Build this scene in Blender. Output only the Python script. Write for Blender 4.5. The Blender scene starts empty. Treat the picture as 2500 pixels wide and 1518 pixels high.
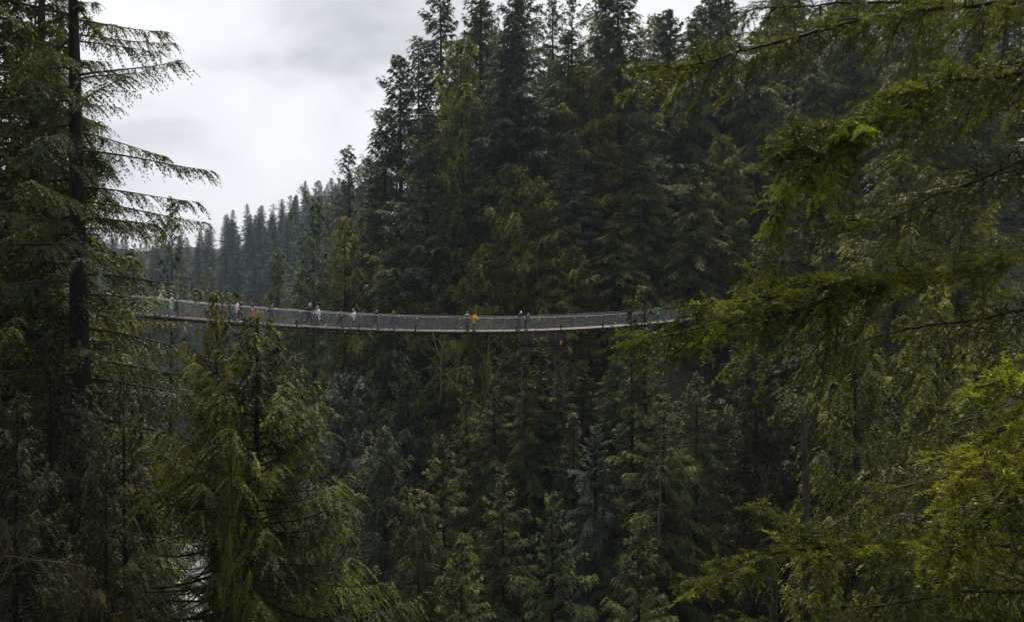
import bpy, math, random
import numpy as np
from mathutils import Vector, Matrix

random.seed(11)
rng = np.random.default_rng(11)
SC = bpy.context.scene
COL = SC.collection

# ------------------------------------------------------------------ camera
F, CX, CY = 1963.0, 1250.0, 759.0          # focal length and centre of the photo in its own pixels
cam_d = bpy.data.cameras.new('camera')
cam_d.sensor_width = 36.0
cam_d.lens = 36.0 * F / 2500.0
cam_d.clip_start = 0.1
cam_d.clip_end = 3000.0
cam = bpy.data.objects.new('camera', cam_d)
COL.objects.link(cam)
cam.location = (0, 0, 0)
cam.rotation_euler = (math.radians(90), 0, 0)
SC.camera = cam

# ------------------------------------------------------------------ sky, sun, exposure
SUN_EL, SUN_AZ = math.radians(66), math.radians(4)    # azimuth from +Y towards +X : high over the forest wall, above the open gorge
world = bpy.data.worlds.new('World')
SC.world = world
world.use_nodes = True
nt = world.node_tree
nt.nodes.clear()
wo = nt.nodes.new('ShaderNodeOutputWorld')
bg = nt.nodes.new('ShaderNodeBackground')
bg.inputs['Strength'].default_value = 0.065
sky = nt.nodes.new('ShaderNodeTexSky')
sky.sky_type = 'NISHITA'
sky.sun_disc = False
sky.sun_elevation = SUN_EL
sky.sun_rotation = SUN_AZ
tc = nt.nodes.new('ShaderNodeTexCoord')
mp = nt.nodes.new('ShaderNodeMapping')
mp.inputs['Scale'].default_value = (1.0, 1.0, 1.9)
mp.inputs['Location'].default_value = (-2.4, -0.3, 3.1)
n1 = nt.nodes.new('ShaderNodeTexNoise')
n1.inputs['Scale'].default_value = 3.8
n1.inputs['Detail'].default_value = 6.0
n1.inputs['Roughness'].default_value = 0.47
n1.inputs['Distortion'].default_value = 0.5
rp = nt.nodes.new('ShaderNodeValToRGB')
rp.color_ramp.elements[0].position = 0.30
rp.color_ramp.elements[0].color = (4.1, 4.2, 4.4, 1)
rp.color_ramp.elements[1].position = 0.66
rp.color_ramp.elements[1].color = (7.3, 7.25, 7.25, 1)
e = rp.color_ramp.elements.new(0.47)
e.color = (6.3, 6.35, 6.45, 1)
mixw = nt.nodes.new('ShaderNodeMix')
mixw.data_type = 'RGBA'
mixw.inputs['Factor'].default_value = 0.93
L = nt.links.new
L(tc.outputs['Generated'], mp.inputs['Vector'])
L(mp.outputs['Vector'], n1.inputs['Vector'])
L(n1.outputs['Fac'], rp.inputs['Fac'])
L(sky.outputs['Color'], mixw.inputs[6])
L(rp.outputs['Color'], mixw.inputs[7])
L(mixw.outputs[2], bg.inputs['Color'])
L(bg.outputs['Background'], wo.inputs['Surface'])

sun_d = bpy.data.lights.new('sun', 'SUN')
sun_d.energy = 1.5
sun_d.angle = math.radians(10)
sun_d.color = (1.0, 0.92, 0.78)
sun = bpy.data.objects.new('sun', sun_d)
COL.objects.link(sun)
sdir = Vector((math.sin(SUN_AZ) * math.cos(SUN_EL), math.cos(SUN_AZ) * math.cos(SUN_EL), math.sin(SUN_EL)))
sun.rotation_euler = sdir.to_track_quat('Z', 'Y').to_euler()

SC.view_settings.view_transform = 'Standard'
SC.view_settings.look = 'None'
SC.view_settings.gamma = 1.0
SC.view_settings.exposure = 1.25
SC.view_settings.use_curve_mapping = False
SC.render.engine = 'CYCLES'
SC.cycles.max_bounces = 6
SC.cycles.diffuse_bounces = 2
SC.cycles.glossy_bounces = 2
SC.cycles.transmission_bounces = 3
SC.cycles.volume_bounces = 1
SC.cycles.transparent_max_bounces = 4
SC.cycles.use_denoising = True
SC.cycles.use_adaptive_sampling = False
SC.cycles.denoising_input_passes = 'RGB_ALBEDO_NORMAL'
HAZE_DENSITY = 0.00027


# ------------------------------------------------------------------ materials
def new_mat(name):
    m = bpy.data.materials.new(name)
    m.use_nodes = True
    t = m.node_tree
    t.nodes.clear()
    return m, t


def foliage(name, dark, mid, light, trans=0.3, rough=0.55, patch=0.5, spec=0.3):
    """Needles / scale leaves: colour from the stored per-leaf value, a patchy noise and the tree's own random value."""
    m, t = new_mat(name)
    N, K = t.nodes.new, t.links.new
    at = N('ShaderNodeAttribute'); at.attribute_name = 'tint'
    oi = N('ShaderNodeObjectInfo')
    tc = N('ShaderNodeTexCoord')
    no = N('ShaderNodeTexNoise'); no.inputs['Scale'].default_value = patch; no.inputs['Detail'].default_value = 3
    K(tc.outputs['Object'], no.inputs['Vector'])
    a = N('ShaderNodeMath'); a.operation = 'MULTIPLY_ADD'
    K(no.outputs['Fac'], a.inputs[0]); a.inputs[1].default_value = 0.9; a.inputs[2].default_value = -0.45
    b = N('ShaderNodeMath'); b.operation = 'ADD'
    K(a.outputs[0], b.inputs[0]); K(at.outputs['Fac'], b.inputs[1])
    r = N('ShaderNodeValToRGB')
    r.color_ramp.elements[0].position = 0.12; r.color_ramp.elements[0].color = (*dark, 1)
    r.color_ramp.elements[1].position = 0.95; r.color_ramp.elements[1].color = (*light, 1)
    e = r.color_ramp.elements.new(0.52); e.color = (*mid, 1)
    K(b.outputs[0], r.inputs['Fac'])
    hs = N('ShaderNodeHueSaturation')
    K(r.outputs['Color'], hs.inputs['Color'])
    h = N('ShaderNodeMapRange'); h.inputs['To Min'].default_value = 0.478; h.inputs['To Max'].default_value = 0.52
    K(oi.outputs['Random'], h.inputs['Value']); K(h.outputs[0], hs.inputs['Hue'])
    v = N('ShaderNodeMath'); v.operation = 'FRACT'
    v0 = N('ShaderNodeMath'); v0.operation = 'MULTIPLY'; v0.inputs[1].default_value = 7.31
    K(oi.outputs['Random'], v0.inputs[0]); K(v0.outputs[0], v.inputs[0])
    vm = N('ShaderNodeMapRange'); vm.inputs['To Min'].default_value = 0.84; vm.inputs['To Max'].default_value = 1.26
    K(v.outputs[0], vm.inputs['Value']); K(vm.outputs[0], hs.inputs['Value'])
    p = N('ShaderNodeBsdfPrincipled')
    p.inputs['Roughness'].default_value = rough
    p.inputs['Specular IOR Level'].default_value = spec
    K(hs.outputs['Color'], p.inputs['Base Color'])
    tr = N('ShaderNodeBsdfTranslucent')
    hs2 = N('ShaderNodeHueSaturation'); hs2.inputs['Hue'].default_value = 0.487; hs2.inputs['Saturation'].default_value = 1.15; hs2.inputs['Value'].default_value = 1.5
    K(hs.outputs['Color'], hs2.inputs['Color']); K(hs2.outputs['Color'], tr.inputs['Color'])
    mx = N('ShaderNodeMixShader'); mx.inputs[0].default_value = trans
    K(p.outputs[0], mx.inputs[1]); K(tr.outputs[0], mx.inputs[2])
    o = N('ShaderNodeOutputMaterial')
    K(mx.outputs[0], o.inputs['Surface'])
    return m


def solid(name, col, rough=0.7, var=0.25, scale=6.0, bump=0.3, spec=0.3, col2=None, metal=0.0, stretch=(1, 1, 1), bdist=0.02):
    m, t = new_mat(name)
    N, K = t.nodes.new, t.links.new
    tc = N('ShaderNodeTexCoord')
    mp = N('ShaderNodeMapping'); mp.inputs['Scale'].default_value = stretch
    no = N('ShaderNodeTexNoise'); no.inputs['Scale'].default_value = scale; no.inputs['Detail'].default_value = 5
    K(tc.outputs['Object'], mp.inputs['Vector']); K(mp.outputs[0], no.inputs['Vector'])
    r = N('ShaderNodeValToRGB')
    c2 = col2 or tuple(min(1, c * (1 + var)) for c in col)
    r.color_ramp.elements[0].position = 0.35; r.color_ramp.elements[0].color = (*[c * (1 - var) for c in col], 1)
    r.color_ramp.elements[1].position = 0.65; r.color_ramp.elements[1].color = (*c2, 1)
    K(no.outputs['Fac'], r.inputs['Fac'])
    p = N('ShaderNodeBsdfPrincipled')
    p.inputs['Roughness'].default_value = rough
    p.inputs['Specular IOR Level'].default_value = spec
    p.inputs['Metallic'].default_value = metal
    K(r.outputs['Color'], p.inputs['Base Color'])
    if bump > 0:
        bu = N('ShaderNodeBump'); bu.inputs['Strength'].default_value = bump; bu.inputs['Distance'].default_value = bdist
        K(no.outputs['Fac'], bu.inputs['Height']); K(bu.outputs[0], p.inputs['Normal'])
    o = N('ShaderNodeOutputMaterial')
    K(p.outputs[0], o.inputs['Surface'])
    return m


M = {}
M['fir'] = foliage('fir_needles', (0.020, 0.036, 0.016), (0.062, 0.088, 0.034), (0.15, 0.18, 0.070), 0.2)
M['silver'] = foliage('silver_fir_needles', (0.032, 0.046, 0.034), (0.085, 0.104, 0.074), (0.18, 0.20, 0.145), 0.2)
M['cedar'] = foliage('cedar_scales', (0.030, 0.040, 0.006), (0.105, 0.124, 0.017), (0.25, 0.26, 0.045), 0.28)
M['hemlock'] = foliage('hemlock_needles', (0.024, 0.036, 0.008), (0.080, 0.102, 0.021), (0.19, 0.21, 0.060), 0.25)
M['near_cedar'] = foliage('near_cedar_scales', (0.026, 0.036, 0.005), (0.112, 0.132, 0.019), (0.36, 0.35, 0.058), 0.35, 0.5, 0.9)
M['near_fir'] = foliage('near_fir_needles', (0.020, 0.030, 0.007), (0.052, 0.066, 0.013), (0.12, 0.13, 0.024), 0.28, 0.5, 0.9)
M['hazed_hill_fir'] = foliage('haze_tinted_fir_needles', (0.024, 0.044, 0.040), (0.058, 0.092, 0.082), (0.11, 0.15, 0.13), 0.2)  # blue of the distant haze mixed into the needle colour
M['shaded_cedar'] = foliage('shaded_cedar_scales', (0.016, 0.022, 0.005), (0.036, 0.044, 0.010), (0.10, 0.105, 0.024), 0.28, 0.5, 0.9)  # darker copy of the near cedar foliage, forest shade put into its colour
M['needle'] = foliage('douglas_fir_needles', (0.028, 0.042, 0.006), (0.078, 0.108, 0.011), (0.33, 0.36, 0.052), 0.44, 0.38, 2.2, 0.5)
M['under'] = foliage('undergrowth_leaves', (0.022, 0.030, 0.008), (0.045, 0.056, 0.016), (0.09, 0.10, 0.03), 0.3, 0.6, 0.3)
M['moss'] = solid('mossy_bark', (0.085, 0.095, 0.014), 0.9, 0.4, 3.0, 0.6, col2=(0.14, 0.15, 0.025))
M['bark'] = solid('dark_conifer_bark', (0.020, 0.016, 0.013), 0.9, 0.45, 5.0, 0.8, stretch=(1, 1, 0.18), bdist=0.05)
M['pale_bark'] = solid('pale_grey_bark', (0.10, 0.097, 0.085), 0.9, 0.4, 6.0, 0.5, stretch=(1, 1, 0.3))
M['old_bark'] = solid('old_mossy_bark', (0.03, 0.026, 0.019), 0.9, 0.5, 2.5, 0.9, col2=(0.075, 0.068, 0.05), stretch=(1, 1, 0.3), bdist=0.08)
M['twig'] = solid('twig_bark', (0.040, 0.030, 0.020), 0.8, 0.3, 20.0, 0.2)
M['dead'] = solid('bare_pale_twig', (0.13, 0.105, 0.085), 0.8, 0.3, 30.0, 0.2)
M['lichen'] = solid('lichen_crust', (0.38, 0.40, 0.30), 0.95, 0.3, 60.0, 0.6)


# ------------------------------------------------------------------ mesh accumulator
def unit(v):
    return v / np.maximum(np.linalg.norm(v, axis=-1, keepdims=True), 1e-9)


class Geo:
    def __init__(self):
        self.v, self.idx, self.tot, self.mi, self.ti = [], [], [], [], []
        self.n = 0

    def add(self, verts, faces, mat=0, tint=0.5):
        verts = np.asarray(verts, dtype=np.float32).reshape(-1, 3)
        faces = np.asarray(faces, dtype=np.int32)
        self.v.append(verts)
        self.idx.append((faces + self.n).ravel())
        self.tot.append(np.full(len(faces), faces.shape[1], np.int32))
        self.mi.append(np.full(len(faces), mat, np.int32))
        t = np.empty(len(verts), np.float32)
        t[:] = tint
        self.ti.append(t)
        self.n += len(verts)

    def kites(self, P, D, S, Ln, Wd, tint, mat=0, sag=0.0):
        Ln, Wd = Ln[:, None], Wd[:, None]
        mid = P + D * Ln * 0.45
        tip = P + D * Ln
        tip[:, 2] -= (sag * Ln)[:, 0]
        q = np.stack([P, mid + S * Wd * 0.5, tip, mid - S * Wd * 0.5], 1).reshape(-1, 3)
        f = np.arange(len(P) * 4).reshape(-1, 4)
        self.add(q, f, mat, np.repeat(np.broadcast_to(tint, (len(P),)), 4))

    def tris(self, P, D, S, Ln, Wd, tint, mat=0):
        Ln, Wd = Ln[:, None], Wd[:, None]
        q = np.stack([P + S * Wd * 0.5, P + D * Ln, P - S * Wd * 0.5], 1).reshape(-1, 3)
        f = np.arange(len(P) * 3).reshape(-1, 3)
        self.add(q, f, mat, np.repeat(np.broadcast_to(tint, (len(P),)), 3))

    def tubes(self, P, R, sides=4, mat=0, tint=0.5, ref=(0.13, 0.21, 0.97)):
        """P (n,k,3) centre lines, R (n,k) radii."""
        P = np.asarray(P, float); R = np.asarray(R, float)
        if P.ndim == 2:
            P, R = P[None], R[None]
        n, k = R.shape
        T = unit(np.gradient(P, axis=1))
        A = unit(np.cross(T, np.array(ref)))
        B = np.cross(T, A)
        th = np.arange(sides) * 2 * math.pi / sides
        ring = A[:, :, None] * np.cos(th)[:, None] + B[:, :, None] * np.sin(th)[:, None]
        V = P[:, :, None] + ring * R[:, :, None, None]
        base = (np.arange(n) * k * sides)[:, None, None]
        i = np.arange(k - 1)[:, None] * sides
        j = np.arange(sides)[None]
        j2 = (j + 1) % sides
        f = np.stack([i + j, i + j2, i + sides + j2, i + sides + j], -1)[None] + base[..., None]
        self.add(V.reshape(-1, 3), f.reshape(-1, 4), mat, tint)

    def box(self, c, s, mat=0, ax=None, tint=0.5):
        """box centred at c, half sizes s, axes ax (3x3 rows)."""
        ax = np.eye(3) if ax is None else np.asarray(ax, float)
        o = np.array([[x, y, z] for x in (-1, 1) for y in (-1, 1) for z in (-1, 1)], float) * np.asarray(s)
        v = np.asarray(c) + o @ ax
        f = [[0, 1, 3, 2], [4, 6, 7, 5], [0, 4, 5, 1], [2, 3, 7, 6], [0, 2, 6, 4], [1, 5, 7, 3]]
        self.add(v, f, mat, tint)

    def ball(self, c, r, mat=0, nu=8, nv=5, tint=0.5):
        r = np.broadcast_to(np.asarray(r, float), (3,))
        u = np.arange(nu) * 2 * math.pi / nu
        w = np.linspace(0.02, math.pi - 0.02, nv + 1)
        V = np.stack([np.sin(w)[:, None] * np.cos(u), np.sin(w)[:, None] * np.sin(u), np.cos(w)[:, None] * np.ones(nu)], -1)
        i = np.arange(nv)[:, None] * nu
        j = np.arange(nu)[None]
        f = np.stack([i + j, i + nu + j, i + nu + (j + 1) % nu, i + (j + 1) % nu], -1).reshape(-1, 4)
        self.add(V.reshape(-1, 3) * r + np.asarray(c), f, mat, tint)

    def capsule(self, a, b, ra, rb, mat=0, sides=8):
        a, b = np.asarray(a, float), np.asarray(b, float)
        d = b - a
        Ld = np.linalg.norm(d)
        d = d / max(Ld, 1e-6) if Ld > 1e-6 else np.array([0, 0, 1.0])
        ang = np.radians([8, 35, 65, 90])
        pts, rr = [], []
        for g in ang:
            pts.append(a - d * ra * math.cos(g)); rr.append(ra * math.sin(g))
        for g in ang[::-1]:
            pts.append(b + d * rb * math.cos(g)); rr.append(rb * math.sin(g))
        ref = (1, 0, 0) if abs(d[0]) < 0.8 else (0, 1, 0)
        n0 = self.n
        self.tubes(np.array(pts), np.array(rr), sides, mat, ref=ref)
        k = len(pts)
        self.idx.append(np.array(list(range(sides))[::-1]) + n0)
        self.idx.append(np.array(range(sides)) + n0 + (k - 1) * sides)
        self.tot.append(np.array([sides, sides], np.int32))
        self.mi.append(np.array([mat, mat], np.int32))

    def mesh(self, name, mats, smooth=False):
        me = bpy.data.meshes.new(name)
        v = np.concatenate(self.v); idx = np.concatenate(self.idx).astype(np.int32)
        tot = np.concatenate(self.tot); mi = np.concatenate(self.mi)
        me.vertices.add(len(v)); me.vertices.foreach_set('co', v.ravel())
        me.loops.add(len(idx)); me.loops.foreach_set('vertex_index', idx)
        me.polygons.add(len(tot))
        st = np.zeros(len(tot), np.int32); st[1:] = np.cumsum(tot)[:-1]
        me.polygons.foreach_set('loop_start', st)
        me.polygons.foreach_set('material_index', mi)
        if smooth:
            me.polygons.foreach_set('use_smooth', np.ones(len(tot), bool))
        a = me.attributes.new('tint', 'FLOAT', 'POINT')
        a.data.foreach_set('value', np.concatenate(self.ti))
        for m in mats:
            me.materials.append(m)
        me.update(calc_edges=True)
        return me


def link(name, data, parent=None, loc=None):
    o = bpy.data.objects.new(name, data)
    COL.objects.link(o)
    if parent is not None:
        o.parent = parent
    if loc is not None:
        o.location = loc
    return o


def tag(o, label=None, cat=None, group=None, kind=None):
    if label: o['label'] = label
    if cat: o['category'] = cat
    if group: o['group'] = group
    if kind: o['kind'] = kind
    return o


def W(px, py, Y):
    return np.array([(px - CX) / F * Y, Y, -(py - CY) / F * Y])


# ------------------------------------------------------------------ terrain
RIVER = np.array([(-430, 470), (-260, 372), (-150, 335), (-105, 272), (-82, 200), (-48, 132), (-15, 66), (5, 48), (30, 34), (75, 22), (160, 5), (330, -40)], float)


def river_dist(x, y):
    p = np.stack([x, y], -1)
    best = np.full(x.shape, 1e9); side = np.ones(x.shape)
    for a, b in zip(RIVER[:-1], RIVER[1:]):
        d = b - a; l2 = d @ d
        t = np.clip(((p - a) @ d) / l2, 0, 1)
        q = p - (a + t[..., None] * d)
        dist = np.linalg.norm(q, axis=-1)
        cr = d[0] * q[..., 1] - d[1] * q[..., 0]
        m = dist < best
        best = np.where(m, dist, best); side = np.where(m, np.sign(cr), side)
    return best, side


def smooth(a, b, x):
    t = np.clip((x - a) / (b - a), 0, 1)
    return t * t * (3 - 2 * t)


def terrain(x, y):
    x = np.asarray(x, float); y = np.asarray(y, float)
    d, s = river_dist(x, y)
    far = s > 0
    wdt = np.where(far, 36.0 + 26.0 * smooth(8, 38, x) * smooth(150, 110, y), 45.0)
    t = np.clip((d - 9) / (wdt - 9), 0, 1)
    z = -71 + 67.5 * np.where(far, t ** 0.85, t ** 1.0)
    z = z + np.where(far, np.minimum(0.21 * np.maximum(d - wdt, 0) * (1 + np.maximum(y - 170, 0) / 130.0), 38), 0.02 * np.maximum(d - 45, 0))
    n = np.sin(x * 0.21 + 1.3) * np.cos(y * 0.17) * 1.3 + np.sin(x * 0.09 - y * 0.07) * 1.6 + np.sin(x * 0.55 + y * 0.4) * 0.5
    return z + n * np.clip((d - 9) / 20, 0, 1)


gx = np.concatenate([np.arange(-440, -130, 9), np.arange(-130, 131, 2.5), np.arange(139, 331, 9)])
gy = np.concatenate([np.arange(-60, 180, 2.5), np.arange(180, 600, 7)])
GX, GY = np.meshgrid(gx, gy)
GZ = terrain(GX, GY) + (rng.random(GX.shape) - 0.5) * 0.7
g = Geo()
nx, ny = len(gx), len(gy)
i = np.arange(ny - 1)[:, None] * nx; j = np.arange(nx - 1)[None]
g.add(np.stack([GX, GY, GZ], -1).reshape(-1, 3), np.stack([i + j, i + j + 1, i + nx + j + 1, i + nx + j], -1).reshape(-1, 4))


def ground_mat():
    m, t = new_mat('forest_floor')
    N, K = t.nodes.new, t.links.new
    tc = N('ShaderNodeTexCoord')
    n1 = N('ShaderNodeTexNoise'); n1.inputs['Scale'].default_value = 0.25; n1.inputs['Detail'].default_value = 8
    n2 = N('ShaderNodeTexNoise'); n2.inputs['Scale'].default_value = 2.2; n2.inputs['Detail'].default_value = 8
    K(tc.outputs['Object'], n1.inputs['Vector']); K(tc.outputs['Object'], n2.inputs['Vector'])
    r = N('ShaderNodeValToRGB')
    r.color_ramp.elements[0].position = 0.35; r.color_ramp.elements[0].color = (0.030, 0.024, 0.016, 1)
    r.color_ramp.elements[1].position = 0.62; r.color_ramp.elements[1].color = (0.034, 0.042, 0.014, 1)
    e = r.color_ramp.elements.new(0.8); e.color = (0.075, 0.070, 0.060, 1)
    mx = N('ShaderNodeMath'); mx.operation = 'ADD'
    h = N('ShaderNodeMath'); h.operation = 'MULTIPLY'; h.inputs[1].default_value = 0.5
    h2 = N('ShaderNodeMath'); h2.operation = 'MULTIPLY'; h2.inputs[1].default_value = 0.5
    K(n1.outputs['Fac'], h.inputs[0]); K(n2.outputs['Fac'], h2.inputs[0])
    K(h.outputs[0], mx.inputs[0]); K(h2.outputs[0], mx.inputs[1]); K(mx.outputs[0], r.inputs['Fac'])
    p = N('ShaderNodeBsdfPrincipled'); p.inputs['Roughness'].default_value = 0.9
    K(r.outputs['Color'], p.inputs['Base Color'])
    b = N('ShaderNodeBump'); b.inputs['Strength'].default_value = 1.0; b.inputs['Distance'].default_value = 0.5
    K(n2.outputs['Fac'], b.inputs['Height']); K(b.outputs[0], p.inputs['Normal'])
    o = N('ShaderNodeOutputMaterial'); K(p.outputs[0], o.inputs['Surface'])
    return m


tag(link('ground', g.mesh('ground', [ground_mat()], True)), kind='structure')


def water_mat():
    m, t = new_mat('river_water')
    N, K = t.nodes.new, t.links.new
    tc = N('ShaderNodeTexCoord')
    mp = N('ShaderNodeMapping'); mp.inputs['Scale'].default_value = (0.9, 0.28, 1); mp.inputs['Rotation'].default_value = (0, 0, math.radians(20))
    n1 = N('ShaderNodeTexNoise'); n1.inputs['Scale'].default_value = 0.5; n1.inputs['Detail'].default_value = 9; n1.inputs['Roughness'].default_value = 0.68; n1.inputs['Distortion'].default_value = 0.8
    K(tc.outputs['Object'], mp.inputs['Vector']); K(mp.outputs[0], n1.inputs['Vector'])
    r = N('ShaderNodeValToRGB')
    r.color_ramp.elements[0].position = 0.46; r.color_ramp.elements[0].color = (0.05, 0.055, 0.048, 1)
    r.color_ramp.elements[1].position = 0.60; r.color_ramp.elements[1].color = (0.62, 0.65, 0.65, 1)
    K(n1.outputs['Fac'], r.inputs['Fac'])
    p = N('ShaderNodeBsdfPrincipled'); p.inputs['Roughness'].default_value = 0.14
    p.inputs['Specular IOR Level'].default_value = 0.7
    K(r.outputs['Color'], p.inputs['Base Color'])
    b = N('ShaderNodeBump'); b.inputs['Strength'].default_value = 0.8; b.inputs['Distance'].default_value = 0.35
    K(n1.outputs['Fac'], b.inputs['Height']); K(b.outputs[0], p.inputs['Normal'])
    o = N('ShaderNodeOutputMaterial'); K(p.outputs[0], o.inputs['Surface'])
    return m


g = Geo()
rv = []
for a, b in zip(RIVER[:-1], RIVER[1:]):
    for q in np.linspace(0, 1, 12, endpoint=False):
        rv.append(a + (b - a) * q)
rv = np.array(rv)
tv = unit(np.gradient(rv, axis=0)); nv = np.stack([-tv[:, 1], tv[:, 0]], -1)
rows = [np.concatenate([rv + nv * o, np.full((len(rv), 1), -69.3)], 1) for o in np.linspace(-13, 13, 9)]
R_ = np.stack(rows, 1); k = 9
i = np.arange(len(rv) - 1)[:, None] * k; j = np.arange(k - 1)[None]
g.add(R_.reshape(-1, 3), np.stack([i + j, i + k + j, i + k + j + 1, i + j + 1], -1).reshape(-1, 4))
tag(link('river', g.mesh('river', [water_mat()], True)), kind='structure')

# ------------------------------------------------------------------ suspension bridge
U3 = unit(np.array([1.0, 0.65, 0.0]))                # along the bridge, left to right
NB = np.array([U3[1], -U3[0], 0.0])                 # across it, towards the camera
UP = np.array([0, 0, 1.0])
BX0, BX1 = -50.0, 46.0
KS = math.hypot(1, 0.65)
RAIL = 1.22


def bridge_at(X, off=0.0, up=0.0):
    X = np.asarray(X, float)
    p = np.stack([X, 60 + 0.65 * (X + 25), -1.86 + 0.0024 * (X + 1) ** 2], -1)
    return p + NB * off + UP * up


def solve_bridge_x(px):
    k = (px - CX) / F
    Y = 76.25 / (1 - 0.65 * k)
    return k * Y


M['wire'] = solid('galvanised_wire', (0.30, 0.32, 0.34), 0.45, 0.15, 3.0, 0, spec=0.6)
M['cable'] = solid('steel_cable', (0.30, 0.30, 0.32), 0.45, 0.12, 2.0, 0, spec=0.6)
M['dark_steel'] = solid('dark_wet_steel', (0.022, 0.022, 0.024), 0.5, 0.2, 4.0, 0)
M['plank'] = solid('worn_deck_plank', (0.50, 0.44, 0.38), 0.6, 0.18, 3.0, 0.2)
M['dark_wood'] = solid('dark_wet_timber', (0.040, 0.030, 0.024), 0.8, 0.35, 4.0, 0.4)
M['joist_end'] = solid('brown_joist_timber', (0.10, 0.07, 0.045), 0.8, 0.3, 4.0, 0.2)
M['bulb'] = solid('white_glass_bulb', (0.85, 0.87, 0.85), 0.2, 0.03, 4.0, 0, spec=0.6)

bridge = link('suspension_bridge', None, loc=(0, 0, 0))
tag(bridge, 'long suspension footbridge with grey netting sides and pale plank deck across the canyon', 'bridge')
XS = np.linspace(BX0, BX1, 193)                     # every half metre of X
HW = 0.75


def long_tube(name, off, up, r, mat, sides=6, zfun=None):
    g = Geo(); P = bridge_at(XS, off, up)
    if zfun is not None:
        P[:, 2] += zfun(XS)
    g.tubes(P, np.full(len(P), r), sides)
    return link(name, g.mesh(name, [mat], True), bridge)


for s in (1, -1):
    long_tube('handrail_cable', s * (HW + 0.10), RAIL, 0.026, M['cable'])
    long_tube('support_cable', s * (HW + 0.10), -0.10, 0.045, M['dark_steel'])
    long_tube('support_cable', s * (HW + 0.02), -0.20, 0.035, M['dark_steel'])
long_tube('handrail_cable', -(HW + 0.16), RAIL + 0.13, 0.018, M['cable'], zfun=lambda X: 0.004 * np.maximum(X, 0))
long_tube('stay_cable', 0.3, -0.34, 0.03, M['dark_steel'], zfun=lambda X: -0.10 * np.sin(X * 0.33))

# deck: boards laid across, pieces of one mesh (each under 2 px here)
g = Geo()
dist = np.arange(BX0, BX1, 0.15)
for X in dist:
    c = bridge_at(X + 0.07); t = unit(bridge_at(X + 0.1) - bridge_at(X - 0.1))
    ax = np.array([t, NB, np.cross(t, NB) * -1])
    g.box(c + UP * (-0.03 + rng.uniform(-.006, .006)), (0.075 * KS, HW + rng.uniform(-.02, .02), 0.024), 0, ax)
tag(link('deck_plank', g.mesh('deck_plank', [M['plank']]), bridge), kind='stuff')
g = Geo()
for X in np.arange(BX0, BX1, 1.0):                  # side boards
    for s in (1, -1):
        a, b = bridge_at(X + .01, s * (HW + 0.04)), bridge_at(X + .99, s * (HW + 0.04))
        t = unit(b - a)
        g.box((a + b) / 2 + UP * (-0.055 if s > 0 else 0.035), (np.linalg.norm(b - a) / 2, 0.018, 0.05), 0 if s < 0 else 1, np.array([t, NB, np.cross(NB, t)]))
tag(link('side_board', g.mesh('side_board', [M['plank'], M['dark_wood']]), bridge), kind='stuff')

gj = Geo(); gj.box((0, 0, 0), (0.05, 1.02, 0.065)); gj.box((0, 1.05, 0), (0.045, 0.03, 0.06), 1)
me_j = gj.mesh('joist', [M['dark_wood'], M['joist_end']])
rotz = math.atan2(U3[1], U3[0])
for X in np.arange(BX0, BX1, 0.42):
    o = link('joist', me_j, bridge, bridge_at(X, 0, -0.125)); o.rotation_euler = (0, 0, rotz + math.pi)

gh = Geo(); gh.tubes(np.array([(0, 0, -0.12), (0, 0, 0.6), (0, 0, RAIL)], float), np.array([.011, .011, .011]), 4, ref=(1, 0, 0))
me_h = gh.mesh('hanger', [M['dark_steel']])
Xh = np.arange(BX0, BX1, 0.84)
for X in Xh:
    for s in (1, -1):
        link('hanger', me_h, bridge, bridge_at(X, s * (HW + 0.10)))

# netting: woven wires, one panel per 5.2 m bay and side
BAY = 4.38
bays = np.arange(BX0, BX1 - 0.1, BAY)
for s in (1, -1):
    for X0 in bays:
        X1 = min(X0 + BAY, BX1)
        g = Geo()
        wd = 0.0032 if s > 0 else 0.0052
        hz = np.arange(0.0, RAIL, 0.052)
        xs = np.linspace(X0, X1, 8)
        for h in hz:                                     # level wires as thin strips
            P = bridge_at(xs, s * (HW + 0.112), h)
            V = np.stack([P - UP * wd / 2, P + UP * wd / 2], 1).reshape(-1, 3)
            ii = np.arange(len(xs) - 1) * 2
            g.add(V, np.stack([ii, ii + 2, ii + 3, ii + 1], -1))
        xv = np.arange(X0, X1, 0.052 / KS)
        a = bridge_at(xv, s * (HW + 0.112), 0); b = bridge_at(xv, s * (HW + 0.112), RAIL)
        jit = rng.normal(0, .006, (len(xv), 1)) * U3
        V = np.stack([a - U3 * wd / 2, a + U3 * wd / 2, b + U3 * wd / 2 + jit, b - U3 * wd / 2 + jit], 1).reshape(-1, 3)
        g.add(V, np.arange(len(xv) * 4).reshape(-1, 4))
        link('netting_panel', g.mesh('netting_panel', [M['wire']]), bridge)

gp = Geo(); gp.box((0, 0, 0.1), (0.05, 0.05, 0.26)); gp.box((0, 0, 0.40), (0.075, 0.055, 0.05)); gp.box((0, 0.07, 0.2), (0.02, 0.04, 0.02))
me_p = gp.mesh('lamp_bracket', [M['dark_steel']])
for X in bays[1:]:
    o = link('lamp_bracket', me_p, bridge, bridge_at(X + 1.7, HW + 0.19)); o.rotation_euler = (0, 0, rotz)
gb = Geo(); gb.ball((0, 0, 0), (0.042, 0.042, 0.05)); gb.tubes(np.array([(0, 0, .045), (0, 0, .09)]), np.array([.018, .018]), 5, 1, ref=(1, 0, 0))
me_b = gb.mesh('light_bulb', [M['bulb'], M['dark_steel']], True)
for X in np.arange(-27, 24, 1.55):
    link('light_bulb', me_b, bridge, bridge_at(X + rng.uniform(-.4, .4), HW + 0.17, RAIL - 0.13 + rng.uniform(-.02, .02)))
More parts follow.
